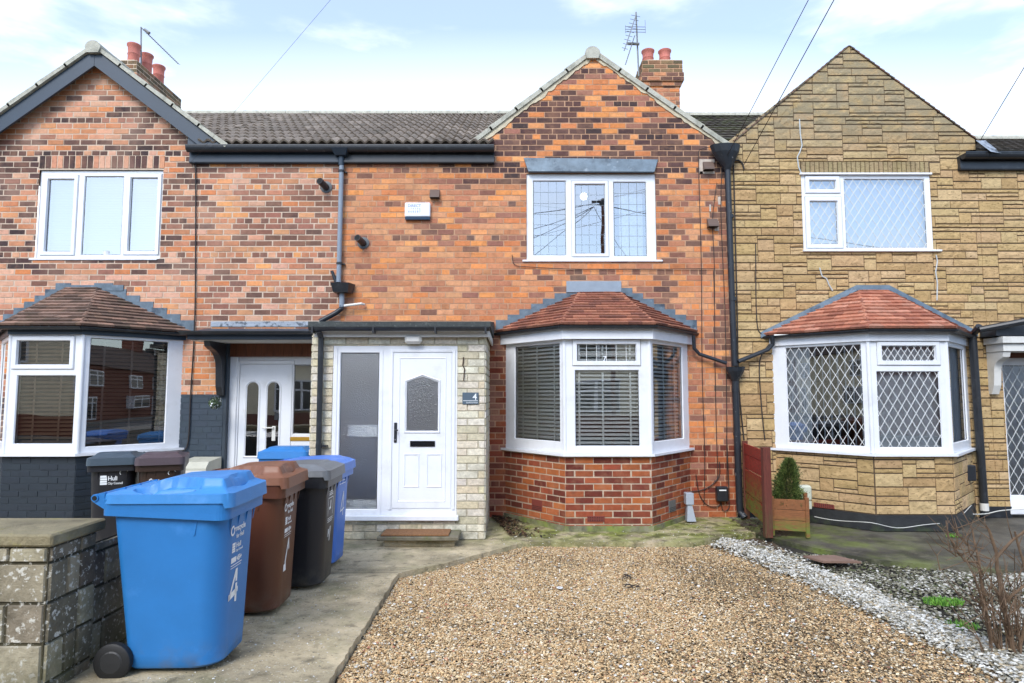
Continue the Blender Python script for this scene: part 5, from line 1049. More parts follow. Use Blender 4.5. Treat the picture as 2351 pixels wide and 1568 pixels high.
def inpoly(x, y, P):
    r = np.zeros(len(x), bool); j = len(P)-1
    for i in range(len(P)):
        xi, yi, xj, yj = P[i][0], P[i][1], P[j][0], P[j][1]; c = ((yi > y) != (yj > y)) & (x < (xj-xi)*(y-yi)/(yj-yi+1e-12)+xi); r ^= c; j = i
    return r
def pals(n, hexes, wts, k=.8, sp=.16):
    C = np.array([c8(h, k) for h in hexes], np.float32); i = rs.choice(len(hexes), n, p=np.array(wts)/sum(wts)); return C[i]*rs.uniform(1-sp, 1+sp, (n, 1)).astype(np.float32)
def fnoise(x, y, s, o=0): return np.array([mnoise.noise(Vector((a*s+o, b*s, o))) for a, b in zip(x, y)])
GOLD = [(-.93, 2.2), (3.0, 2.2), (3.05, 6.4), (2.6, 7.8), (2.07, 7.49), (.35, 7.51), (.13, 7.49), (-1.06, 6.17)]
def edge_x(y): return np.interp(y, [2.0, 4.0, 4.7, 5.9, 6.9, 7.85], [2.85, 2.82, 2.80, 2.74, 2.55, 2.2])   # where the gold gravel gives way to white
n = 240000; x = rs.uniform(-1.08, 3.12, n); y = 2.5+5.2*rs.uniform(0, 1, n); k = inpoly(x, y, GOLD) & (x < edge_x(y)+rs.normal(0, .10, n)); x, y = x[k], y[k]; n = len(x)
low = fnoise(x, y, .9, 3); fine = fnoise(x, y, 4.5, 8); z = -.052+.010*low+.006*fine+rs.uniform(-.006, .008, n)
dark = np.clip(np.exp(-((x-2.0-.25*np.sin(y*1.4))/.55)**2)*np.interp(y, [3.2, 4.5, 6.5, 7.2], [.5, 1, 1, .4])*.8+.55*np.clip(low*2+fine*.8, 0, 1), 0, 1)
cg = pals(n, ['cdb48c', 'c4a578', 'd9c8a8', 'b0926a', 'a0825c', 'e6dcc8', 'bf9a6c', '8a7254', 'c9c0b0', 'a8705a'], [24, 22, 12, 16, 10, 2, 14, 9, 4, 2], 1.04)
cd = pals(n, ['8d7452', '6d5a42', 'a58a60', '54493a', 'bda680', '9a8c74'], [18, 16, 14, 14, 8, 8], .72)
m_ = (rs.uniform(0, 1, n) < dark*.62)[:, None]; c = np.where(m_, cd, cg)
pebbles('gravel', x, y, z, rs.uniform(.0055, .0100, n)*rs.choice([1, 1, 1, 1.35], n), c, m_peb, 1)
# white chippings along the boundary and over the golden stones
n = 9500; t = rs.uniform(0, 1, n); y = 3.5+4.3*t; ex = edge_x(y); x = ex+np.abs(rs.normal(0, 1, n))*np.interp(y, [3.5, 5, 6.5, 7.6], [.09, .11, .20, .33])+rs.normal(0, .06, n)-.02
mx_lim = np.interp(y, [3.5, 7.0, 7.4, 7.8], [3.4, 3.22, 3.1, 2.98]); k = (x < mx_lim) & (x > 1.9) & ~((y > 7.3) & (x < 2.0+(y-7.3)*1.3)); x, y, ex = x[k], y[k], ex[k]; n = len(x)
z = -.045+.055*np.exp(-((x-ex-.15)/.22)**2)+rs.uniform(-.012, .012, n)
pebbles('white_gravel', x, y, z, rs.uniform(.009, .019, n), pals(n, ['dfdcd2', 'cfccc0', 'ecebe4', 'b0ab9c', 'b8a88a', '7f7a68'], [20, 24, 10, 20, 14, 14], .82), m_peb, 2)
n = 420; x = rs.uniform(-1.0, 3.0, n); y = rs.uniform(3.2, 7.2, n); k = inpoly(x, y, GOLD); x, y = x[k], y[k]; n = len(x)
pebbles('white_gravel', x, y, np.full(n, -.038), rs.uniform(.008, .016, n), pals(n, ['e9e7df', 'd8d5cb', 'f2f0ea', 'b9b5a8'], [3, 3, 2, 2], .9), m_peb, 3)
# neighbour's bed: weathered chippings over dark soil
n = 42000; x = 3.0+rs.uniform(0, 1, n)**1.1*4.4; y = rs.uniform(3.0, 7.2, n)
k = ~inpoly(x, y, P2) & (x > edge_x(y)+.2); x, y = x[k], y[k]; n = len(x); q = fnoise(x, y, 1.6, 21); q2 = fnoise(x, y, 5, 4)
hump = np.exp(-(((x-4.75)/.75)**2+((y-5.75)/.45)**2))+.8*np.exp(-(((x-4.3)/.9)**2+((y-5.0)/.35)**2))
keep = rs.uniform(0, 1, n) < np.clip(.52+q*1.1+hump, .18, 1); x, y, q, hump, q2 = x[keep], y[keep], q[keep], hump[keep], q2[keep]; n = len(x)
c = np.where((rs.uniform(0, 1, n) < np.clip(.22+hump*.9+q*.9, .05, .95))[:, None], pals(n, ['d4d1c6', 'bdb9ac', 'dedcd4', 'a09d8e'], [3, 3, 1, 3], .75), pals(n, ['8a8670', '6f6b54', '9c9884', '57533f', '5f6640'], [3, 3, 2, 2, 2], .75))
pebbles('white_gravel', x, y, -.052+.075*hump+.014*q+rs.uniform(-.008, .010, n), rs.uniform(.010, .019, n), c, m_peb, 4)
# loose crumbs on the mossy strip and path
n = 900; x = rs.uniform(-.25, 3.0, n); y = rs.uniform(7.4, 8.95, n); k = rs.uniform(0, 1, n) < np.interp(y, [7.4, 7.9, 8.9], [.8, .5, .15]); x, y = x[k], y[k]; n = len(x)
pebbles('loose_stone', x, y, np.full(n, .003), rs.uniform(.004, .009, n), pals(n, ['e9e7df', 'd9c8a0', 'c9bfa8'], [3, 3, 2], .9), m_peb, 5)
n = 700; x = rs.uniform(-2.0, -1.07, n); y = rs.uniform(3.0, 5.9, n); pebbles('loose_stone', x, y, np.full(n, .002), rs.uniform(.003, .007, n), pals(n, ['e9e7df', 'd9c8a0', '9a927c'], [3, 3, 2], .8), m_peb, 6)
# dead leaves and wet litter beside the porch
mb = MB(); rng = random.Random(9)
for _ in range(700):
    a = rng.gauss(-.03, .14); b = rng.uniform(0, 1)**1.5; px_, py_ = -.27+abs(a)*1.2+b*.25, 8.95-b*1.15-abs(a)*.3; s = rng.uniform(.012, .03); th = rng.uniform(0, 6.28); h = .004+.035*max(0, 1-(px_+.27)*2.5)*rng.random()
    e1 = Vector((math.cos(th), math.sin(th), rng.uniform(-.5, .5)))*s; e2 = Vector((-math.sin(th), math.cos(th), rng.uniform(-.5, .5)))*s*.55; c_ = Vector((px_, py_, h+s*.4))
    mb.face([c_-e1, c_-e2, c_+e1, c_+e2], jit(rng.choice([c8('4a3526', .6), c8('2e241c', .6), c8('6b4a32', .6), c8('7a6040', .6)]), rng))
for _ in range(260):
    px_, py_ = rng.uniform(2.95, 3.3), rng.uniform(7.8, 8.8); s = rng.uniform(.01, .03); th = rng.uniform(0, 6.28); e1 = Vector((math.cos(th), math.sin(th), rng.uniform(-.4, .4)))*s; e2 = Vector((-math.sin(th), math.cos(th), 0))*s*.5; c_ = Vector((px_, py_, .012)); mb.face([c_-e1, c_-e2, c_+e1, c_+e2], jit(c8('43302a', .6), rng))
struct(mb.build('leaf_litter', mat('litter', attr=True, rough=.7)), 'stuff')
# twigs lying on the gravel
for i, (u, v, lab) in enumerate(((1440, 1330, 'dark dry twig cluster lying on the gravel, farther from the camera'), (1462, 1352, 'dark dry twig cluster lying on the gravel, nearer to the camera'))):
    gx, gy = G(u, v, -.04); g0 = gz(gy); mb = MB()
    for k in range(9):
        th = rng.uniform(0, 6.28); L_ = rng.uniform(.04, .10); p = Vector((gx+rng.uniform(-.04, .04), gy+rng.uniform(-.04, .04), g0-.022)); mb.tube([p, p+Vector((math.cos(th)*L_*.5, math.sin(th)*L_*.5, .012)), p+Vector((math.cos(th+.4)*L_, math.sin(th+.4)*L_, .002))], .0035, 5)
    tag(mb.build('twig_cluster', m_cable), lab, 'twigs', 'twigs lying on the gravel')
gx, gy = G(1285, 1350, -.03); mb = MB(); mb.lathe([(.018, 0), (.028, .002), (.028, .006), (.018, .008), (.018, 0)], (gx, gy, gz(gy)-.030), 16); tag(mb.build('plastic_ring', m_pvc), 'small white ring lying on the golden gravel', 'ring')

# ============================================================ WHEELIE BINS
def rrect(x0, x1, hy, r, n=5, rf=None):
    rf = rf or r; P = []
    for (cx, cy, a0, q) in ((x1-rf, hy-rf, 0, rf), (x0+r, hy-r, 90, r), (x0+r, -hy+r, 180, r), (x1-rf, -hy+rf, 270, rf)):
        for k in range(n+1): a = R(a0+90*k/n); P.append((cx+q*math.cos(a), cy+q*math.sin(a)))
    return P
def loft(mb, secs, cap0=True, cap1=True):
    n = len(secs[0][1]); vs = [(p[0], p[1], z) if not callable(z) else (p[0], p[1], z(p[0], p[1])) for z, P in secs for p in P]; fs = []
    for i in range(len(secs)-1):
        for k in range(n): fs.append((i*n+k, i*n+(k+1) % n, (i+1)*n+(k+1) % n, (i+1)*n+k))
    if cap0: fs.append(tuple(range(n))[::-1])
    if cap1: fs.append(tuple((len(secs)-1)*n+k for k in range(n)))
    mb.mesh(vs, fs)
def sstep(a, b, x): t = max(0, min(1, (x-a)/(b-a))); return t*t*(3-2*t)
FXb = lambda z: .330+.028*(z-.06)/.86   # the bin's sloping front
m_rubber = mat('rubber', c8('1a1b1d', .8), .6)
def make_bin(label, loc, rz, body_c, lid_c, marks, flat_lid=False, group='wheeled bins of the houses'):
    t = thing('wheelie_bin', label, 'bin', loc, R(rz), group)
    mbody = mat('bin_plastic', body_c, .42, var=.07, vs=5, spec=.5, bump=.10, bs=220, patches=[(tuple(min(1, c*1.5+.06) for c in body_c), 4, .60, .74, .35), (c8('8d8676', .6), 6, .50, .7, .5, [('Z', .22, .04)])])
    mlid = mat('bin_lid_plastic', lid_c, .45, var=.08, vs=6, bump=.12, bs=200, patches=[(tuple(min(1, c*1.3+.10) for c in lid_c), 5, .55, .74, .4)])
    mb = MB(); S = []
    for z, e in ((.045, -.012), (.06, 0), (.12, .0), (.50, 0), (.86, 0), (.90, 0)):
        f = (z-.06)/.86; S.append((z, rrect(-.170-.100*f-e, FXb(z)+e, .235+.035*f+e, .05, 6, .13)))
    loft(mb, S, True, False); body = mb.build('body', mbody, t, local=True, smooth=True)
    mb = MB()                          # rim with a skirt that hangs lower at the front
    def zs(base, drop): return lambda x, y: base-drop*sstep(-.02, .24, x)
    P_o = rrect(-.315, .385, .298, .05, 6, .06); P_i = rrect(-.285, .352, .272, .05, 6, .085); loft(mb, [(zs(.905, .030), P_i), (zs(.895, .030), P_o), (zs(.93, .028), P_o), (.985, rrect(-.318, .390, .302, .05, 6, .06)), (.992, rrect(-.30, .37, .285, .05, 6, .06))], False, True)
    for y in (-.17, -.06, .06, .17): mb.prism([(FXb(.86)+.001, y, .885), (.372, y, .885), (FXb(.80), y, .79)], (0, .008, 0))
    for y in (-.27, .262): mb.prism([(.20, y, .88), (.20, y+.008, .88), (.185, y+.008, .78), (.185, y, .78)], (.012, 0, 0))
    mb.build('rim', mbody, t, local=True)
    mb = MB(); nx, ny = 60, 60; x0, x1, hy, r = -.315, .405, .305, .07   # lid as a shaped sheet with rounded corners
    vs = []
    for i in range(nx+1):
        for j in range(ny+1):
            x = x0+(x1-x0)*i/nx; y = -hy+2*hy*j/ny
            cx = max(x0+r, min(x1-r, x)); cy = max(-hy+r, min(hy-r, y)); d = math.hypot(x-cx, y-cy)
            if d > r: x, y = cx+(x-cx)/d*r, cy+(y-cy)/d*r
            ed = min(x-x0, x1-x, hy-abs(y)); h = 1.012+.016*sstep(0, .10, ed)+.022*sstep(-.3, .15, x)*sstep(0, .12, ed)
            if not flat_lid:
                pl = sstep(.295-.03, .215-.03+.0, abs(y)) if False else (1-sstep(.205, .232, abs(y)))*sstep(-.14, -.02, x)*(1-sstep(.325, .345, x)); h += .040*pl
                sc = max(0, 1-((x-.02)/.19)**2-((abs(y)-.222)/.066)**2); h -= .062*min(1, sc*5)
                fr_ = max(0, 1-((x-.33)/.03)**2-(y/.13)**2); h -= .02*min(1, fr_*2)
            else: h += .012*(1-sstep(.20, .23, abs(y)))*sstep(-.2, -.15, x)*(1-sstep(.26, .29, x))
            vs.append((x, y, h))
    fs = [(i*(ny+1)+j, (i+1)*(ny+1)+j, (i+1)*(ny+1)+j+1, i*(ny+1)+j+1) for i in range(nx) for j in range(ny)]; mb.mesh(vs, fs)
    bd = [(i, 0) for i in range(nx)]+[(nx, j) for j in range(ny)]+[(i, ny) for i in range(nx, 0, -1)]+[(0, j) for j in range(ny, 0, -1)]; m = len(bd)
    o_ = [vs[i*(ny+1)+j] for i, j in bd]; cxm = .045; sk = [(p[0]+(.006 if p[0] > cxm else -.002), p[1]*1.018, .962-(.028 if p[0] > .36 else 0)*1) for p in o_]; sk2 = [(p[0]*.985, p[1]*.97, p[2]) for p in sk]
    mb.mesh(o_+sk+sk2, [(k, (k+1) % m, (k+1) % m+m, k+m) for k in range(m)]+[(k+m, (k+1) % m+m, (k+1) % m+2*m, k+2*m) for k in range(m)])
    lid = mb.build('lid', mlid, t, local=True, smooth=True)
    mb = MB(); mb.tube([(-.352, -.292, .992), (-.352, .292, .992)], .020, 12); 
    for y in (-.285, -.09, .07, .265): mb.prism([(-.30, y, .93), (-.365, y, .97), (-.365, y, 1.01), (-.30, y, 1.022)], (0, .02, 0))
    for y in (-.2, .2): mb.prism([(-.30, y-.01, .90), (-.345, y-.01, .975), (-.30, y-.01, .985), ], (0, .02, 0))
    mb.build('handle', mbody, t, local=True)
    mb = MB(); mb.tube([(-.352, -.2955, .992), (-.352, -.291, .992)], .013, 10); mb.build('handle_end', m_darkin, t, local=True)
    for s in (-1, 1):
        y = s*.262; mb = MB(); mb.lathe([(.04, -.024), (.088, -.026), (.1, -.018), (.1, .018), (.088, .026), (.04, .024)], (-.222, y, .10), 24, axis='y'); wh = mb.build('wheel', m_rubber, t, local=True, smooth=True)
        mb = MB(); mb.lathe([(.0, -.031), (.055, -.029), (.065, -.024), (.065, .024), (.055, .029), (0, .031)], (-.222, y, .10), 18, axis='y'); mb.build('rim', mat('wheel_hub', c8('2a2b2d', .8), .5), wh)
    mb = MB(); mb.tube([(-.222, -.28, .10), (-.222, .28, .10)], .012, 8); mb.box(-.25, -.16, -.2, .2, .06, .13); mb.build('axle', m_black, t, local=True)
    a = math.atan(.028/.86)
    for mk in marks:
        if mk[0] == 'T':
            _, s, size, y, z, bold = mk[:6]; rot = mk[6] if len(mk) > 6 else 0; off = mk[7] if len(mk) > 7 else (0, 0)
            M0 = Matrix(((0, math.sin(a), math.cos(a), FXb(z)+.0022), (1, 0, 0, y), (0, math.cos(a), -math.sin(a), z), (0, 0, 0, 1))); M1 = M0 @ Matrix.Rotation(R(rot), 4, 'Z')
            text_mesh(s, size, m_text, 'printed_mark', t, M1, bold=bold, local=True)
        elif mk[0] == 'B':             # small printed blocks: list of (y0, y1, z0, z1)
            mb = MB()
            for (y0, y1, z0, z1) in mk[1]: mb.face([(FXb(z0)+.0022, y0, z0), (FXb(z0)+.0022, y1, z0), (FXb(z1)+.0022, y1, z1), (FXb(z1)+.0022, y0, z1)])
            mb.build('printed_mark', m_text, t, local=True)
        elif mk[0] == 'P':
            for poly in mk[1]:
                mb = MB(); mb.face([(FXb(z)+.0024, y, z) for y, z in poly]); mb.build('painted_mark', m_text, t, local=True)
        elif mk[0] == 'S':
            mb = MB()
            for poly in mk[1]:
                vz = lambda x, y: 1.0565
                mb.face([(x, y, 1.082) for x, y in poly])
            mb.build('painted_mark', m_text, t, local=True)
    return t
def swirl(y, z, r): # recycling loop arrow
    out_ = []; n = 14; P = []; Q = []
    for k in range(n+1): t = R(60+285*k/n); P.append((y+r*math.cos(t), z+r*math.sin(t))); Q.append((y+r*.62*math.cos(t), z+r*.62*math.sin(t)))
    for k in range(n): out_.append([P[k], P[k+1], Q[k+1], Q[k]])
    out_.append([(y+r*.35, z+r*.55), (y+r*1.25, z+r*.45), (y+r*.75, z-r*.35)]); return out_
def crest(y, z, s): return [(y, y+s*.8, z, z+s*.20), (y, y+s*.8, z+s*.24, z+s*.46), (y, y+s*.8, z+s*.5, z+s*.72), (y, y+s*.8, z+s*.76, z+s)]
BLUE, BLUE2, BROWN, BLACK, GREYL = c8('2f86d2', .72), c8('3e7fe0', .72), c8('6b3d28', .62), c8('24262c', .75), c8('7a7d80', .7)
brlid = c8('8f5d42', .72)
fourA = [[(.00, .53), (.03, .57), (.03, .50), (.005, .475), (-.055, .40), (-.075, .36), (-.09, .36)], [(-.09, .36), (-.075, .395), (.045, .41), (.045, .38), (-.04, .365), (-.045, .355)], [(.005, .345), (.028, .34), (.034, .46), (.012, .455)]]
std = [('P', swirl(-.13, .775, .030)), ('T', 'recycle', .050, -.09, .765, .001), ('T', 'for Hull', .036, -.075, .722, .0004), ('B', crest(-.125, .645, .055)), ('T', 'Hull', .044, -.07, .665, .0003), ('T', 'City Council', .020, -.07, .642, .0002), ('T', '45+', .044, -.045, .585, .0015), ('B', [(-.13, -.055, .585, .616), (-.13, .03, .568, .573), (-.13, .02, .554, .558)])]
make_bin('large blue recycling bin, nearest to the camera beside the block pier', (-1.985, 3.93, gz(3.93)-.006), 1.5, BLUE, c8('3f92da', .76), std+[('P', [[(-.135, .385), (-.12, .375), (-.035, .515), (-.05, .54)], [(-.05, .54), (-.035, .515), (-.025, .50), (-.022, .54)], [(-.05, .515), (-.022, .515), (-.022, .465), (-.045, .465)], [(-.135, .41), (-.135, .375), (-.06, .385), (-.06, .42)], [(-.06, .42), (-.06, .385), (-.005, .40), (-.005, .43)], [(-.045, .455), (-.018, .455), (-.018, .345), (-.045, .35)]]), ('S', [[(.05, -.06), (.14, -.10), (.20, -.05), (.15, .0), (.10, .02), (.12, -.04)]])], group='bins of the middle house in a row')
make_bin('brown bin, second in the row beside the path', (-2.05, 4.99, gz(4.99)-.004), 2, BROWN, brlid, std+[('P', [[(-.05, .30), (-.11, .30), (-.11, .35), (-.06, .36)], [(-.09, .36), (-.065, .36), (-.01, .52), (-.02, .54)], [(-.01, .54), (-.02, .50), (-.01, .44), (.005, .45)]]), ('S', [[(.05, -.03), (.16, -.07), (.22, -.02), (.12, .02)]])], group='bins of the middle house in a row')
make_bin('black bin with worn grey lid between brown and blue bins in the row', (-1.95, 5.75, gz(5.75)-.004), 1, BLACK, GREYL, [('B', [(-.08, .04, .775, .782), (-.08, .03, .79, .796), (-.08, .02, .805, .812), (-.10, -.095, .60, .75), (.05, .055, .60, .75), (-.10, .05, .75, .755), (-.10, .06, .575, .58), (-.10, .06, .56, .565), (-.10, .04, .545, .55), (-.06, -.03, .65, .675), (-.03, -.01, .655, .73)]), ('P', [[(-.07, .42), (-.05, .42), (-.045, .48), (-.065, .49)], [(-.05, .44), (-.03, .45), (-.0, .50), (-.012, .50)], [(-.03, .38), (-.01, .38), (.02, .50), (.005, .50)]])], flat_lid=True, group='bins of the middle house in a row')
make_bin('bright blue bin at the far end of the row by the porch glass', (-2.06, 6.57, 0), -2, BLUE2, c8('4d84e0', .78), [('P', [[(-.06, .52), (-.045, .52), (.03, .70), (.02, .72)], [(.02, .72), (.035, .72), (.04, .48), (.025, .48)], [(-.06, .52), (.07, .54), (.07, .555), (-.05, .535)]]), ('B', [(-.12, .08, .80, .806), (-.12, .08, .83, .836)])], flat_lid=True, group='bins of the middle house in a row')
hook = lambda y, z: [[(y+.035*math.cos(t)*1.1, z+.03*math.sin(t)), (y+.035*math.cos(t+.35)*1.1, z+.03*math.sin(t+.35)), (y+.029*math.cos(t+.35)*1.1, z+.025*math.sin(t+.35)), (y+.029*math.cos(t)*1.1, z+.025*math.sin(t))] for t in [1.2+.35*k for k in range(8)]]+[[(y+.01, z+.027), (y+.06, z+.012), (y+.06, z+.018), (y+.01, z+.034)]]
make_bin('black bin with crest and lettering in front of the left bay', (-4.49, 7.38, 0), -68, c8('23242b', .7), c8('4b5b68', .7), [('B', crest(-.135, .72, .10)), ('T', 'Hull', .068, -.045, .765, .001), ('T', 'City Council', .035, -.045, .722, .0004), ('P', hook(.13, .845))], flat_lid=True, group='bins of the left house').scale = (.9, .80, .99)
make_bin('dark brown bin in front of the left bay beside the meter box', (-3.98, 7.40, 0), -68, c8('3f2c22', .62), c8('5e5056', .7), [('P', swirl(-.10, .76, .026)), ('T', 'Hull recycles', .036, -.06, .748, .001), ('P', hook(.14, .84))], flat_lid=True, group='bins of the left house').scale = (.9, .80, .99)
make_bin('blue lidded bin half hidden behind the porch under the left house door', (-2.72, 8.05, 0), -90, BLUE, c8('3b8ad4', .76), [], flat_lid=True, group='bins of the left house')

# ============================================================ BOUNDARY PIER AND WALL
m_blk = mat('weathered_block', attr=True, rough=.95, var=.3, vs=9, bump=1.6, bs=30, spec=.2, patches=[(c8('dedbd0', .85), 38, .56, .63, .9), (c8('4a4538', .7), 3.2, .50, .72, .7), (c8('6a6e44', .62), 2.2, .42, .62, .75, [('Z', .45, .05)])])
m_cap = mat('weathered_cap', c8('9a8f70', .8), .95, var=.35, vs=10, bump=1.6, bs=35, patches=[(c8('b6ab6a', .6), 9, .58, .66, .7), (c8('4c4434', .6), 5, .5, .7, .7)])
pier = thing('boundary_wall', 'weathered concrete block garden wall with flat coping in left foreground', 'garden wall', (-3.3, 3.5, .1))
mb = MB(); blkc = [c8(h, 1.15) for h in ('8f8672', '7d7564', '9a927e', '6e6658')]
def blocks(x0, x1, y0, y1, z0, z1, seed):
    rg_ = random.Random(seed); c = .205
    for F in (FR((x0, y0), (x1, y0)), FR((x1, y0), (x1, y1)), FR((x1, y1), (x0, y1))):
        i = 0; z = z0
        while z < z1-.01:
            zt = min(z+c, z1); s = -.3 if i % 2 else -.08
            while s < F.len:
                a, b = max(s, 0)+.004, min(s+.44, F.len)-.004
                if b-a > .02: block(mb, F, [(a, z+.004), (b, z+.004), (b, zt-.004), (a, zt-.004)], .012+rg_.uniform(-.003, .004), .008, jit(rg_.choice(blkc), rg_, .15), -.01, rg_, .002)
                s += .44
            z = zt; i += 1
        lay_mortar(mb, F, (0, F.len, z0, z1), [], col=c8('6f6854', .5))
blocks(-6.5, -2.42, 3.42, 3.66, .0, .905, 1); blocks(-2.75, -2.42, 3.662, 3.80, .0, .905, 2); blocks(-2.62, -2.455, 3.802, 6.2, -.05, .83, 3); pw_ = mb.build('block_wall', m_blk, pier)
mb = MB(); mb.bbox(-6.5, -2.385, 3.39, 3.84, .908, .972, .010); mb.build('coping', m_cap, pier)

# ============================================================ FENCE, PLANTER, SHRUBS, SMALL THINGS
m_red = mat('red_stained_wood', c8('a83224', .8), .7, var=.3, vs=5, vscale=(3, 3, 12), bump=.6, bs=40, patches=[(c8('7d8a34', .8), 2.2, .36, .52, .95, [('Z', .72, .25)]), (c8('6a4630', .65), 4, .5, .7, .8)])
m_postw = mat('post_wood', c8('7a3a2c', .65), .8, var=.35, vs=6, vscale=(12, 12, 1.5), bump=.6, bs=30, patches=[(c8('5d6034', .6), 3, .4, .6, .8, [('Z', .55, .0)])])
fence = thing('fence_panel', 'short red stained wooden fence panel with post beside the drainpipe', 'fence', (3.12, 8.3, 0))
mb = MB(); Ff = FR((3.22, 8.93), (3.045, 7.80)); 
for k, (z0, z1) in enumerate(((.14, .36), (.37, .68), (.69, .88), (.885, 1.02))): fbox(mb, Ff, .02, Ff.len, z0, z1, .0+.004*(k % 2), .02+.004*(k % 2), b=.003)
mb.build('board', m_red, fence)
mb = MB(); fbox(mb, Ff, .0, .04, 0, 1.05, -.03, .04); mb.build('post', m_postw, fence); mb = MB(); mb.bbox(2.995, 3.085, 7.71, 7.80, 0, 1.06, .006); mb.build('post', m_postw, fence)
m_plank = mat('planter_wood', c8('9a6238', .72), .7, var=.3, vs=5, vscale=(3, 3, 12), bump=.4, bs=40, patches=[(c8('6f8a30', .7), 3, .35, .55, .85, [('Z', .25, .08)])])
plt = thing('planter', 'small wooden slatted planter with green algae behind the fence', 'planter', (3.4, 7.95, 0))
mb = MB()
for F in (FR((3.13, 7.86), (3.50, 7.74)), FR((3.50, 7.74), (3.66, 8.12))):
    for k in range(3): fbox(mb, F, .0, F.len, .07+.125*k, .19+.125*k, .0, .018, b=.003)
mb.build('side_board', m_plank, plt)
for (px_, py_) in ((3.50, 7.735), (3.13, 7.85), (3.66, 8.12)): mb = MB(); mb.bbox(px_-.022, px_+.022, py_-.022, py_+.022, 0, .47, .003); mb.build('post', m_plank, plt)
mb = MB(); mb.face([(3.15, 7.87, .40), (3.49, 7.76, .40), (3.64, 8.1, .40), (3.3, 8.2, .40)]); mb.build('compost', m_earth, plt)
con = thing('conifer_shrub', 'small dark green conical shrub growing in the wooden planter', 'shrub', (3.36, 7.98, .40))
mb = MB(); rng = random.Random(31)
for _ in range(11000):
    h = rng.random()**1.25; z = .36+.54*h; lean = .06*h; rad = (.175*(1-h)**.7+.025)*(.75+.35*vn(z*9, _*.013, 2)); th = rng.uniform(0, 6.283); bl = .45+1.1*vn(math.cos(th)*2+z, math.sin(th)*2+z*9, 2.2, 5); rr_ = rad*bl*rng.uniform(.25, 1.0)**.5*(1.35 if rng.random() < .07 else 1)
    c_ = Vector((3.36+lean+rr_*math.cos(th), 7.98+rr_*math.sin(th), z)); d = Vector((math.cos(th)*.7, math.sin(th)*.7, rng.uniform(.2, 1.3))).normalized()*rng.uniform(.014, .032); s = d.cross(Vector((rng.uniform(-1, 1), rng.uniform(-1, 1), .3))).normalized()*rng.uniform(.003, .006)
    mb.face([c_-s, c_+s, c_+d+s*.3, c_+d-s*.3], jit(rng.choice([c8('4a5e2c', .8), c8('36491f', .8), c8('62763a', .8), c8('7d8a48', .8)]), rng, .2))
mb.build('foliage', mat('conifer_leaf', attr=True, rough=.6), con)
mb = MB(); mb.tube([(3.36, 7.98, .39), (3.38, 7.98, .7), (3.42, 7.98, .9)], .012, 6, r1=.003); mb.build('trunk', m_earth, con)
mb = MB(); b = rectW(1831, 1114, 1861, 1149, 8.35); mb.bbox(b[0], b[1], 8.30, 8.42, b[2], b[3], .02); mb.box(b[0]+.05, b[1]-.01, 8.31, 8.40, b[2]-.10, b[2]-.001); mb.box(b[0]+.07, b[0]+.10, 8.33, 8.36, 0, b[2]-.10)
tag(mb.build('meter_box', mat('pale_green_plastic', c8('d8dcc8', .75), .5, var=.1, vs=5)), 'pale cream utility box against the stone bay behind the planter', 'utility box', 'utility boxes by the walls')
mt = thing('meter_box', 'cream utility cupboard with mossy top on the ground by the slate blue wall', 'utility box', (-3.6, 8.7, 0), group='utility boxes by the walls')
mb = MB(); x0, x1 = X(405, 1070, 8.5), X(495, 1070, 8.8); mb.prism([(x0, 8.97, 0), (x0, 8.52, 0), (x0, 8.52, .72), (x0, 8.60, .80), (x0, 8.97, .83)], (x1-x0, 0, 0)); mb.build('cabinet', mat('cream_grp', c8('d8d6c4', .75), .5, var=.1, vs=6, patches=[(c8('8a8a5c', .7), 9, .52, .7, .5, [('Z', .76, .82)])]), mt)
mb = MB(); mb.bbox(x0+.04, x1-.04, 8.51, 8.518, .12, .69, .003); mb.build('door', m_pvc_old, mt)
# hanging flower ball
hb = thing('flower_ball', 'small ball of white artificial flowers hanging under the canopy bracket', 'flower ball', (X(494, 925, 8.7), 8.7, Z(925, 8.7)))
mb = MB(); wm = MB(); c0 = Vector(hb.location); rng = random.Random(3)
for _ in range(900):
    d = Vector((rng.gauss(0, 1), rng.gauss(0, 1), rng.gauss(0, 1))).normalized(); p = c0+d*rng.uniform(.05, .088); e = d.cross(Vector((rng.random(), rng.random(), rng.random()))).normalized()*.011; f = d.cross(e).normalized()*.006+d*.005
    if rng.random() < .10: e *= 1.1; wm.face([p-e, p-f*2, p+e, p+f*2])
    else: mb.face([p-e, p-f, p+e, p+f], jit(rng.choice([c8('4f6b3c', .7), c8('7d9070', .8), c8('38502c', .7)]), rng, .2))
mb.build('leaves', mat('ball_leaf', attr=True, rough=.6), hb); wm.build('flowers', m_pvc, hb); mb = MB(); mb.tube([c0+Vector((0, 0, .05)), c0+Vector((0, .04, .20))], .002, 4); mb.build('cord', m_cable, hb)
# step and doormat
st = thing('door_step', 'mossy concrete slab step in front of the white porch door', 'step', (-1.2, 7.4, 0))
mb = MB(); x0, x1 = X(868, 1225, 7.3), X(1054, 1225, 7.3); mb.bbox(x0+.06, x1-.05, 7.30, 7.60, 0.0, .075, .01); mb.build('riser', m_conc, st); mb = MB(); mb.bbox(x0, x1, 7.22, 7.62, .078, .122, .008); mb.build('slab', mat('slab_stone', c8('8f8772', .62), .9, var=.3, vs=10, bump=1.0, bs=50, patches=[(c8('75803c', .6), 7, .5, .65, .6)]), st)
mb = MB(); mb.bbox(X(874, 1215, 7.25), X(1030, 1215, 7.25), 7.25, 7.56, .124, .142, .004); tag(mb.build('doormat', mat('coir', c8('a5764e', .72), .98, var=.35, vs=60, bump=1.5, bs=150)), 'brown coir doormat lying on the slab step', 'doormat')
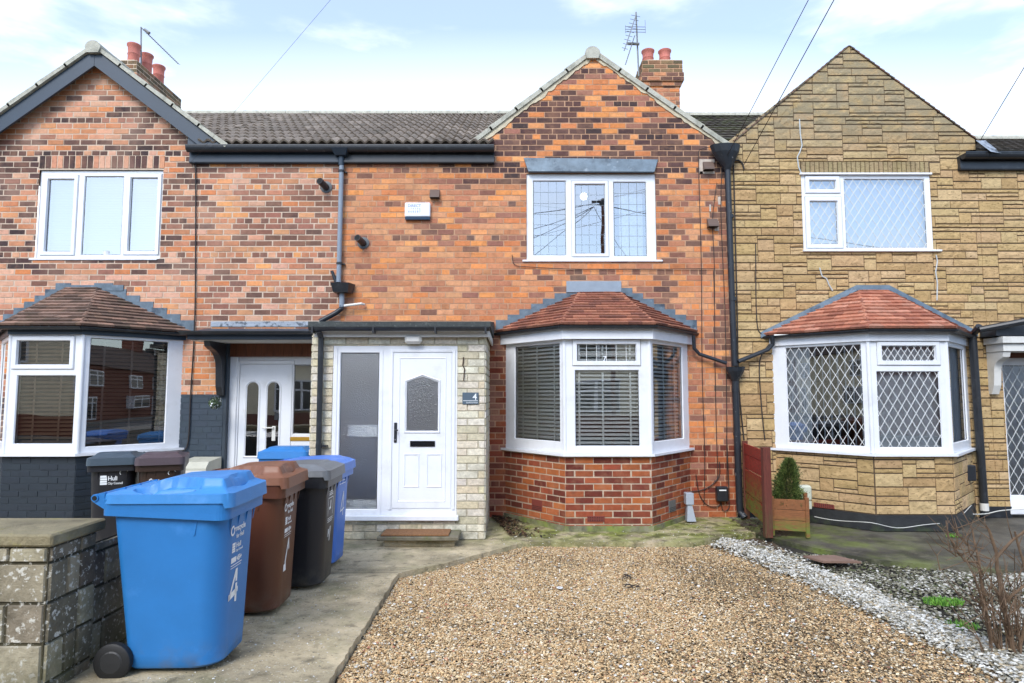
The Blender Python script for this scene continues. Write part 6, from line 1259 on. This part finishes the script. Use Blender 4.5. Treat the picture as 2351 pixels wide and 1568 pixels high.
# bare shrub at the right edge
sh = thing('bare_shrub', 'leafless brown twiggy shrub at the right edge of the gravel', 'shrub', (3.35, 4.1, 0))
bk_m = mat('bark', c8('80674f', .68), .8, var=.35, vs=14, bump=.5, bs=60); mb = MB(); tw = MB(); rng = random.Random(12)
def stem(pts, r, r1, m_=None, Y0=4.05, sub=0):
    P = []
    for i, q in enumerate(pts): yy = Y0+(q[2] if len(q) > 2 else 0); a = W(q[0], q[1], yy); P.append(Vector((a[0], yy, a[1])))
    S = [P[0]]
    for i in range(len(P)-1):
        for k in (1, 2): S.append(P[i].lerp(P[i+1], k/2)+(Vector((rng.uniform(-.006, .006), rng.uniform(-.01, .01), 0)) if k == 1 else Vector()))
    (m_ or mb).tube(S, r, 7, r1=r1)
    for _ in range(sub):
        i = rng.randrange(2, len(S)); p = S[i]; d = Vector((rng.uniform(-1, .8), rng.uniform(-.6, .6), rng.uniform(.2, 1.1))).normalized(); L_ = rng.uniform(.08, .26); q = p+d*L_*.5; e = q+(d+Vector((rng.uniform(-.5, .5), rng.uniform(-.4, .4), rng.uniform(.0, .7)))).normalized()*L_*.6; tw.tube([p, q, e], .0035, 5, r1=.0012)
        if rng.random() < .6: tw.tube([q, q+Vector((rng.uniform(-.1, .1), rng.uniform(-.06, .06), rng.uniform(.02, .12)))], .0022, 4, r1=.001)
stem([(2345, 1545), (2325, 1490), (2308, 1410), (2296, 1340), (2288, 1270), (2270, 1215)], .017, .008, sub=7); stem([(2300, 1500), (2272, 1450), (2262, 1400), (2252, 1330), (2246, 1280), (2232, 1215, .05)], .013, .005, sub=8)
stem([(2340, 1520), (2352, 1440), (2365, 1360), (2350, 1290), (2330, 1220)], .013, .006, sub=6); stem([(2300, 1400), (2320, 1370), (2351, 1345), (2375, 1300)], .010, .006, sub=3); stem([(2288, 1280), (2310, 1255), (2345, 1225), (2380, 1190)], .010, .006, sub=3)
stem([(2246, 1290), (2215, 1288), (2195, 1262), (2180, 1235), (2172, 1195)], .007, .003, sub=4); stem([(2248, 1300), (2226, 1270), (2215, 1240)], .005, .003, sub=3); stem([(2330, 1500), (2310, 1450), (2300, 1420), (2285, 1400), (2262, 1395)], .009, .004, sub=5)
for i in range(34):
    u0 = rng.uniform(2262, 2345); v0 = rng.uniform(1450, 1530); L_ = rng.uniform(90, 200); dxp = rng.uniform(-85, 15); stem([(u0, v0), (u0+dxp*.3, v0-L_*.4, rng.uniform(-.1, .1)), (u0+dxp*.6, v0-L_*.75, rng.uniform(-.15, .15)), (u0+dxp, v0-L_, rng.uniform(-.2, .2))], .004, .0014, tw, sub=2)
for i in range(5):
    p0 = (rng.uniform(2230, 2290), rng.uniform(1240, 1320)); stem([p0, (p0[0]-rng.uniform(20, 50), p0[1]-rng.uniform(0, 25)), (p0[0]-rng.uniform(50, 100), p0[1]-rng.uniform(0, 50))], .0035, .0014, tw, sub=3)
mb.build('stem', bk_m, sh); tw.build('twig', bk_m, sh)
# weeds
def weed(u, v, s, n, label, z=-.03):
    gx, gy = G(u, v, z); z += gz(gy); mb = MB(); r_ = random.Random(int(u))
    for _ in range(n):
        a = r_.uniform(0, 6.28); d = r_.random()**.6*s; p = Vector((gx+math.cos(a)*d*1.5, gy+math.sin(a)*d*.8, z)); h = r_.uniform(.01, .035); e = Vector((r_.uniform(-.012, .012), r_.uniform(-.012, .012), h)); w_2 = Vector((r_.uniform(-1, 1), r_.uniform(-1, 1), 0)).normalized()*.004; mb.face([p-w_2, p+w_2, p+e+w_2*.8, p+e*1.2, p+e-w_2*.8], jit(r_.choice([c8('6fa83c', .75), c8('88c04a', .75), c8('4f8030', .7)]), r_, .15))
    tag(mb.build('weed_clump', m_leaf), label, 'weed', 'weeds on the gravel')
m_leaf = mat('weed_leaf', attr=True, rough=.6)
weed(2165, 1385, .10, 900, 'bright green moss clump on the weathered gravel left of the bare shrub'); weed(2200, 1440, .10, 260, 'sparse green weed between the bright clump and the bare shrub'); weed(2190, 1232, .06, 200, 'small green weed at the foot of the stone bay plinth', z=0)
gx, gy = G(1725, 1263, -.03); mb = MB(); mb.prism([(gx-.20, gy+.02, -.015), (gx-.05, gy+.10, -.01), (gx+.17, gy+.03, -.012), (gx+.10, gy-.05, -.013), (gx-.08, gy-.06, -.015)], (0, 0, .02)); tag(mb.build('stone_slab', m_cap), 'flat thin stone slab lying on the white chippings by the fence', 'slab')
gx, gy = G(1905, 1285, .0); mb = MB(); mb.prism([(gx-.22, gy+.12, -.007), (gx+.12, gy+.14, -.007), (gx+.26, gy-.12, -.007), (gx-.12, gy-.10, -.007)], (0, 0, .02)); tag(mb.build('paving_slab', mat('pink_slab', c8('9c7d6c', .6), .9, var=.2, vs=8)), 'broken pinkish slab on the damp concrete behind the white chippings', 'slab')

# ============================================================ OVERHEAD WIRES AND THE STREET OPPOSITE
POLE = Vector((2.95, -4.6, 8.6)); pole = thing('utility_pole', 'wooden telegraph pole across the pavement carrying overhead wires', 'pole', (POLE.x+.33, POLE.y, 0))
mb = MB(); mb.tube([(POLE.x+.33, POLE.y, -.1), (POLE.x+.33, POLE.y, 8.7)], .085, 12, r1=.05); mb.build('post', m_timber, pole); mb = MB(); mb.lathe([(.13, 0), (.13, .10), (.07, .2)], (POLE.x+.33, POLE.y, 8.45), 12); mb.box(POLE.x-.08, POLE.x+.7, POLE.y-.04, POLE.y+.04, 8.54, 8.62); mb.build('crossarm', m_black, pole)
def overhead(a, b, r, label, sag=.12):
    P = [a.lerp(b, k/24)-Vector((0, 0, sag*4*(k/24)*(1-k/24))) for k in range(25)]; mb = MB(); mb.tube(P, r, 6); tag(mb.build('overhead_wire', m_cable), label, 'wire', 'overhead wires')
overhead(PW(1662, 372, 8.95), POLE, .0045, 'overhead wire running down to the vent box on the brick gable', .05); overhead(PW(1708, 378, 8.95), POLE+Vector((.1, 0, .05)), .0055, 'overhead wire running down to a hook on the stone house left edge', .05)
overhead(PW(2253, 318, 9.3), Vector((-1.5, -12, 8.6)), .0055, 'thin overhead wire rising at the far right above the stone house', .02); overhead(PW(434, 378, 8.95), Vector((11.7, -8, 8.6)), .0016, 'thin overhead wire rising from the left house corner over the tiled roof', .10)
overhead(POLE+Vector((0, 0, -.1)), Vector((-24, -11, 7.2)), .012, 'overhead wire running left along the street'); overhead(POLE+Vector((0, 0, -.1)), Vector((26, -11, 7.2)), .012, 'overhead wire running right along the street')
for k, (xx, zz_) in enumerate(((-9, 6.4), (-5.5, 6.2), (7, 6.2), (-2, 6.2))): overhead(POLE+Vector((0, 0, -.2)), Vector((xx, -12.3, zz_)), .010, 'overhead wire crossing to the opposite houses, %s span' % ('far left', 'left', 'right', 'middle')[k])
m_cream = mat('cream_render', c8('e6dcc0', .95), .9, var=.1, vs=3); m_bb = mat('dark_brick_wall', c8('8a4f3c', .6), .9, var=.2, vs=20); m_rf = mat('brown_roof', c8('5c4638', .6), .9, var=.2, vs=8); m_dk = mat('dark_pane', (.02, .025, .03), .1)
for i, (x0, x1, mw, lab) in enumerate(((-24, -16, m_cream, 'cream rendered house across the street beside the left brick row'), (-16, -8, m_cream, 'cream rendered house across the street, left'), (-8, -1.5, m_bb, 'brick house across the street left of the middle cream house'), (-1.5, 5.5, m_cream, 'cream rendered house directly across the street'), (5.5, 13, m_cream, 'cream rendered house across the street, right of the middle'), (13, 22, m_bb, 'brick house across the street with tall chimney, right'), (22, 30, m_bb, 'brick house across the street, third from the far right end'), (30, 39, m_bb, 'brick house across the street, second from the far right end'), (39, 50, m_bb, 'brick house across the street at the far right end'), (-34, -24, m_bb, 'brick house across the street between two cream houses at the left'), (-46, -34, m_cream, 'cream rendered house across the street, second from the far left end'), (-60, -46, m_bb, 'brick house across the street at the far left end'))):
    h = thing('terraced_house', lab, 'house', ((x0+x1)/2, -12.2, 0), group='houses across the street'); hf = .72 if x0 >= 22 else 1.0; mb = MB(); mb.box(x0+.01, x1-.01, -20, -12.2, -.1, 5.0*hf); mb.build('wall', mw, h)
    mb = MB(); mb.prism([(x0, -11.9, 4.9*hf), (x0, -16, 7.6*hf), (x0, -20.3, 4.9*hf)], (x1-x0, 0, 0)); mb.build('roof', m_rf, h); xm = (x0+x1)/2
    mb = MB(); mb.box(xm-.5, xm+.5, -16.5, -15.5, 6.5*hf, 8.9*hf); mb.build('chimney', m_bb, h)
    for (a, b, c, d) in ((x0+.9, x0+2.6, 3.1, 4.4), (x1-2.6, x1-.9, 3.1, 4.4), (x1-3.0, x1-.8, .9, 2.3), (x0+.8, x0+1.8, .1, 2.2)):
        f = -12.078 if c != .9 else -11.598; c *= hf; d *= hf; mb = MB(); mb.box(a, b, -12.2, f-.002, c, d); wn = mb.build('window', m_pvc, h); mb = MB(); e = (b-a)/2
        for k in (0, 1):
            for (q0, q1) in ((c+.08, c+(d-c)*.66), (c+(d-c)*.66+.07, d-.08)): mb.face([(a+.08+k*e, f, q0), (a+e-.05+k*e, f, q0), (a+e-.05+k*e, f, q1), (a+.08+k*e, f, q1)])
        mb.build('pane', m_dk, wn)
mb = MB(); mb.box(-26, 26, -10.6, -10.4, -.1, .8); tag(mb.build('garden_wall', m_bb), 'low brick garden wall along the far side of the street', 'garden wall')
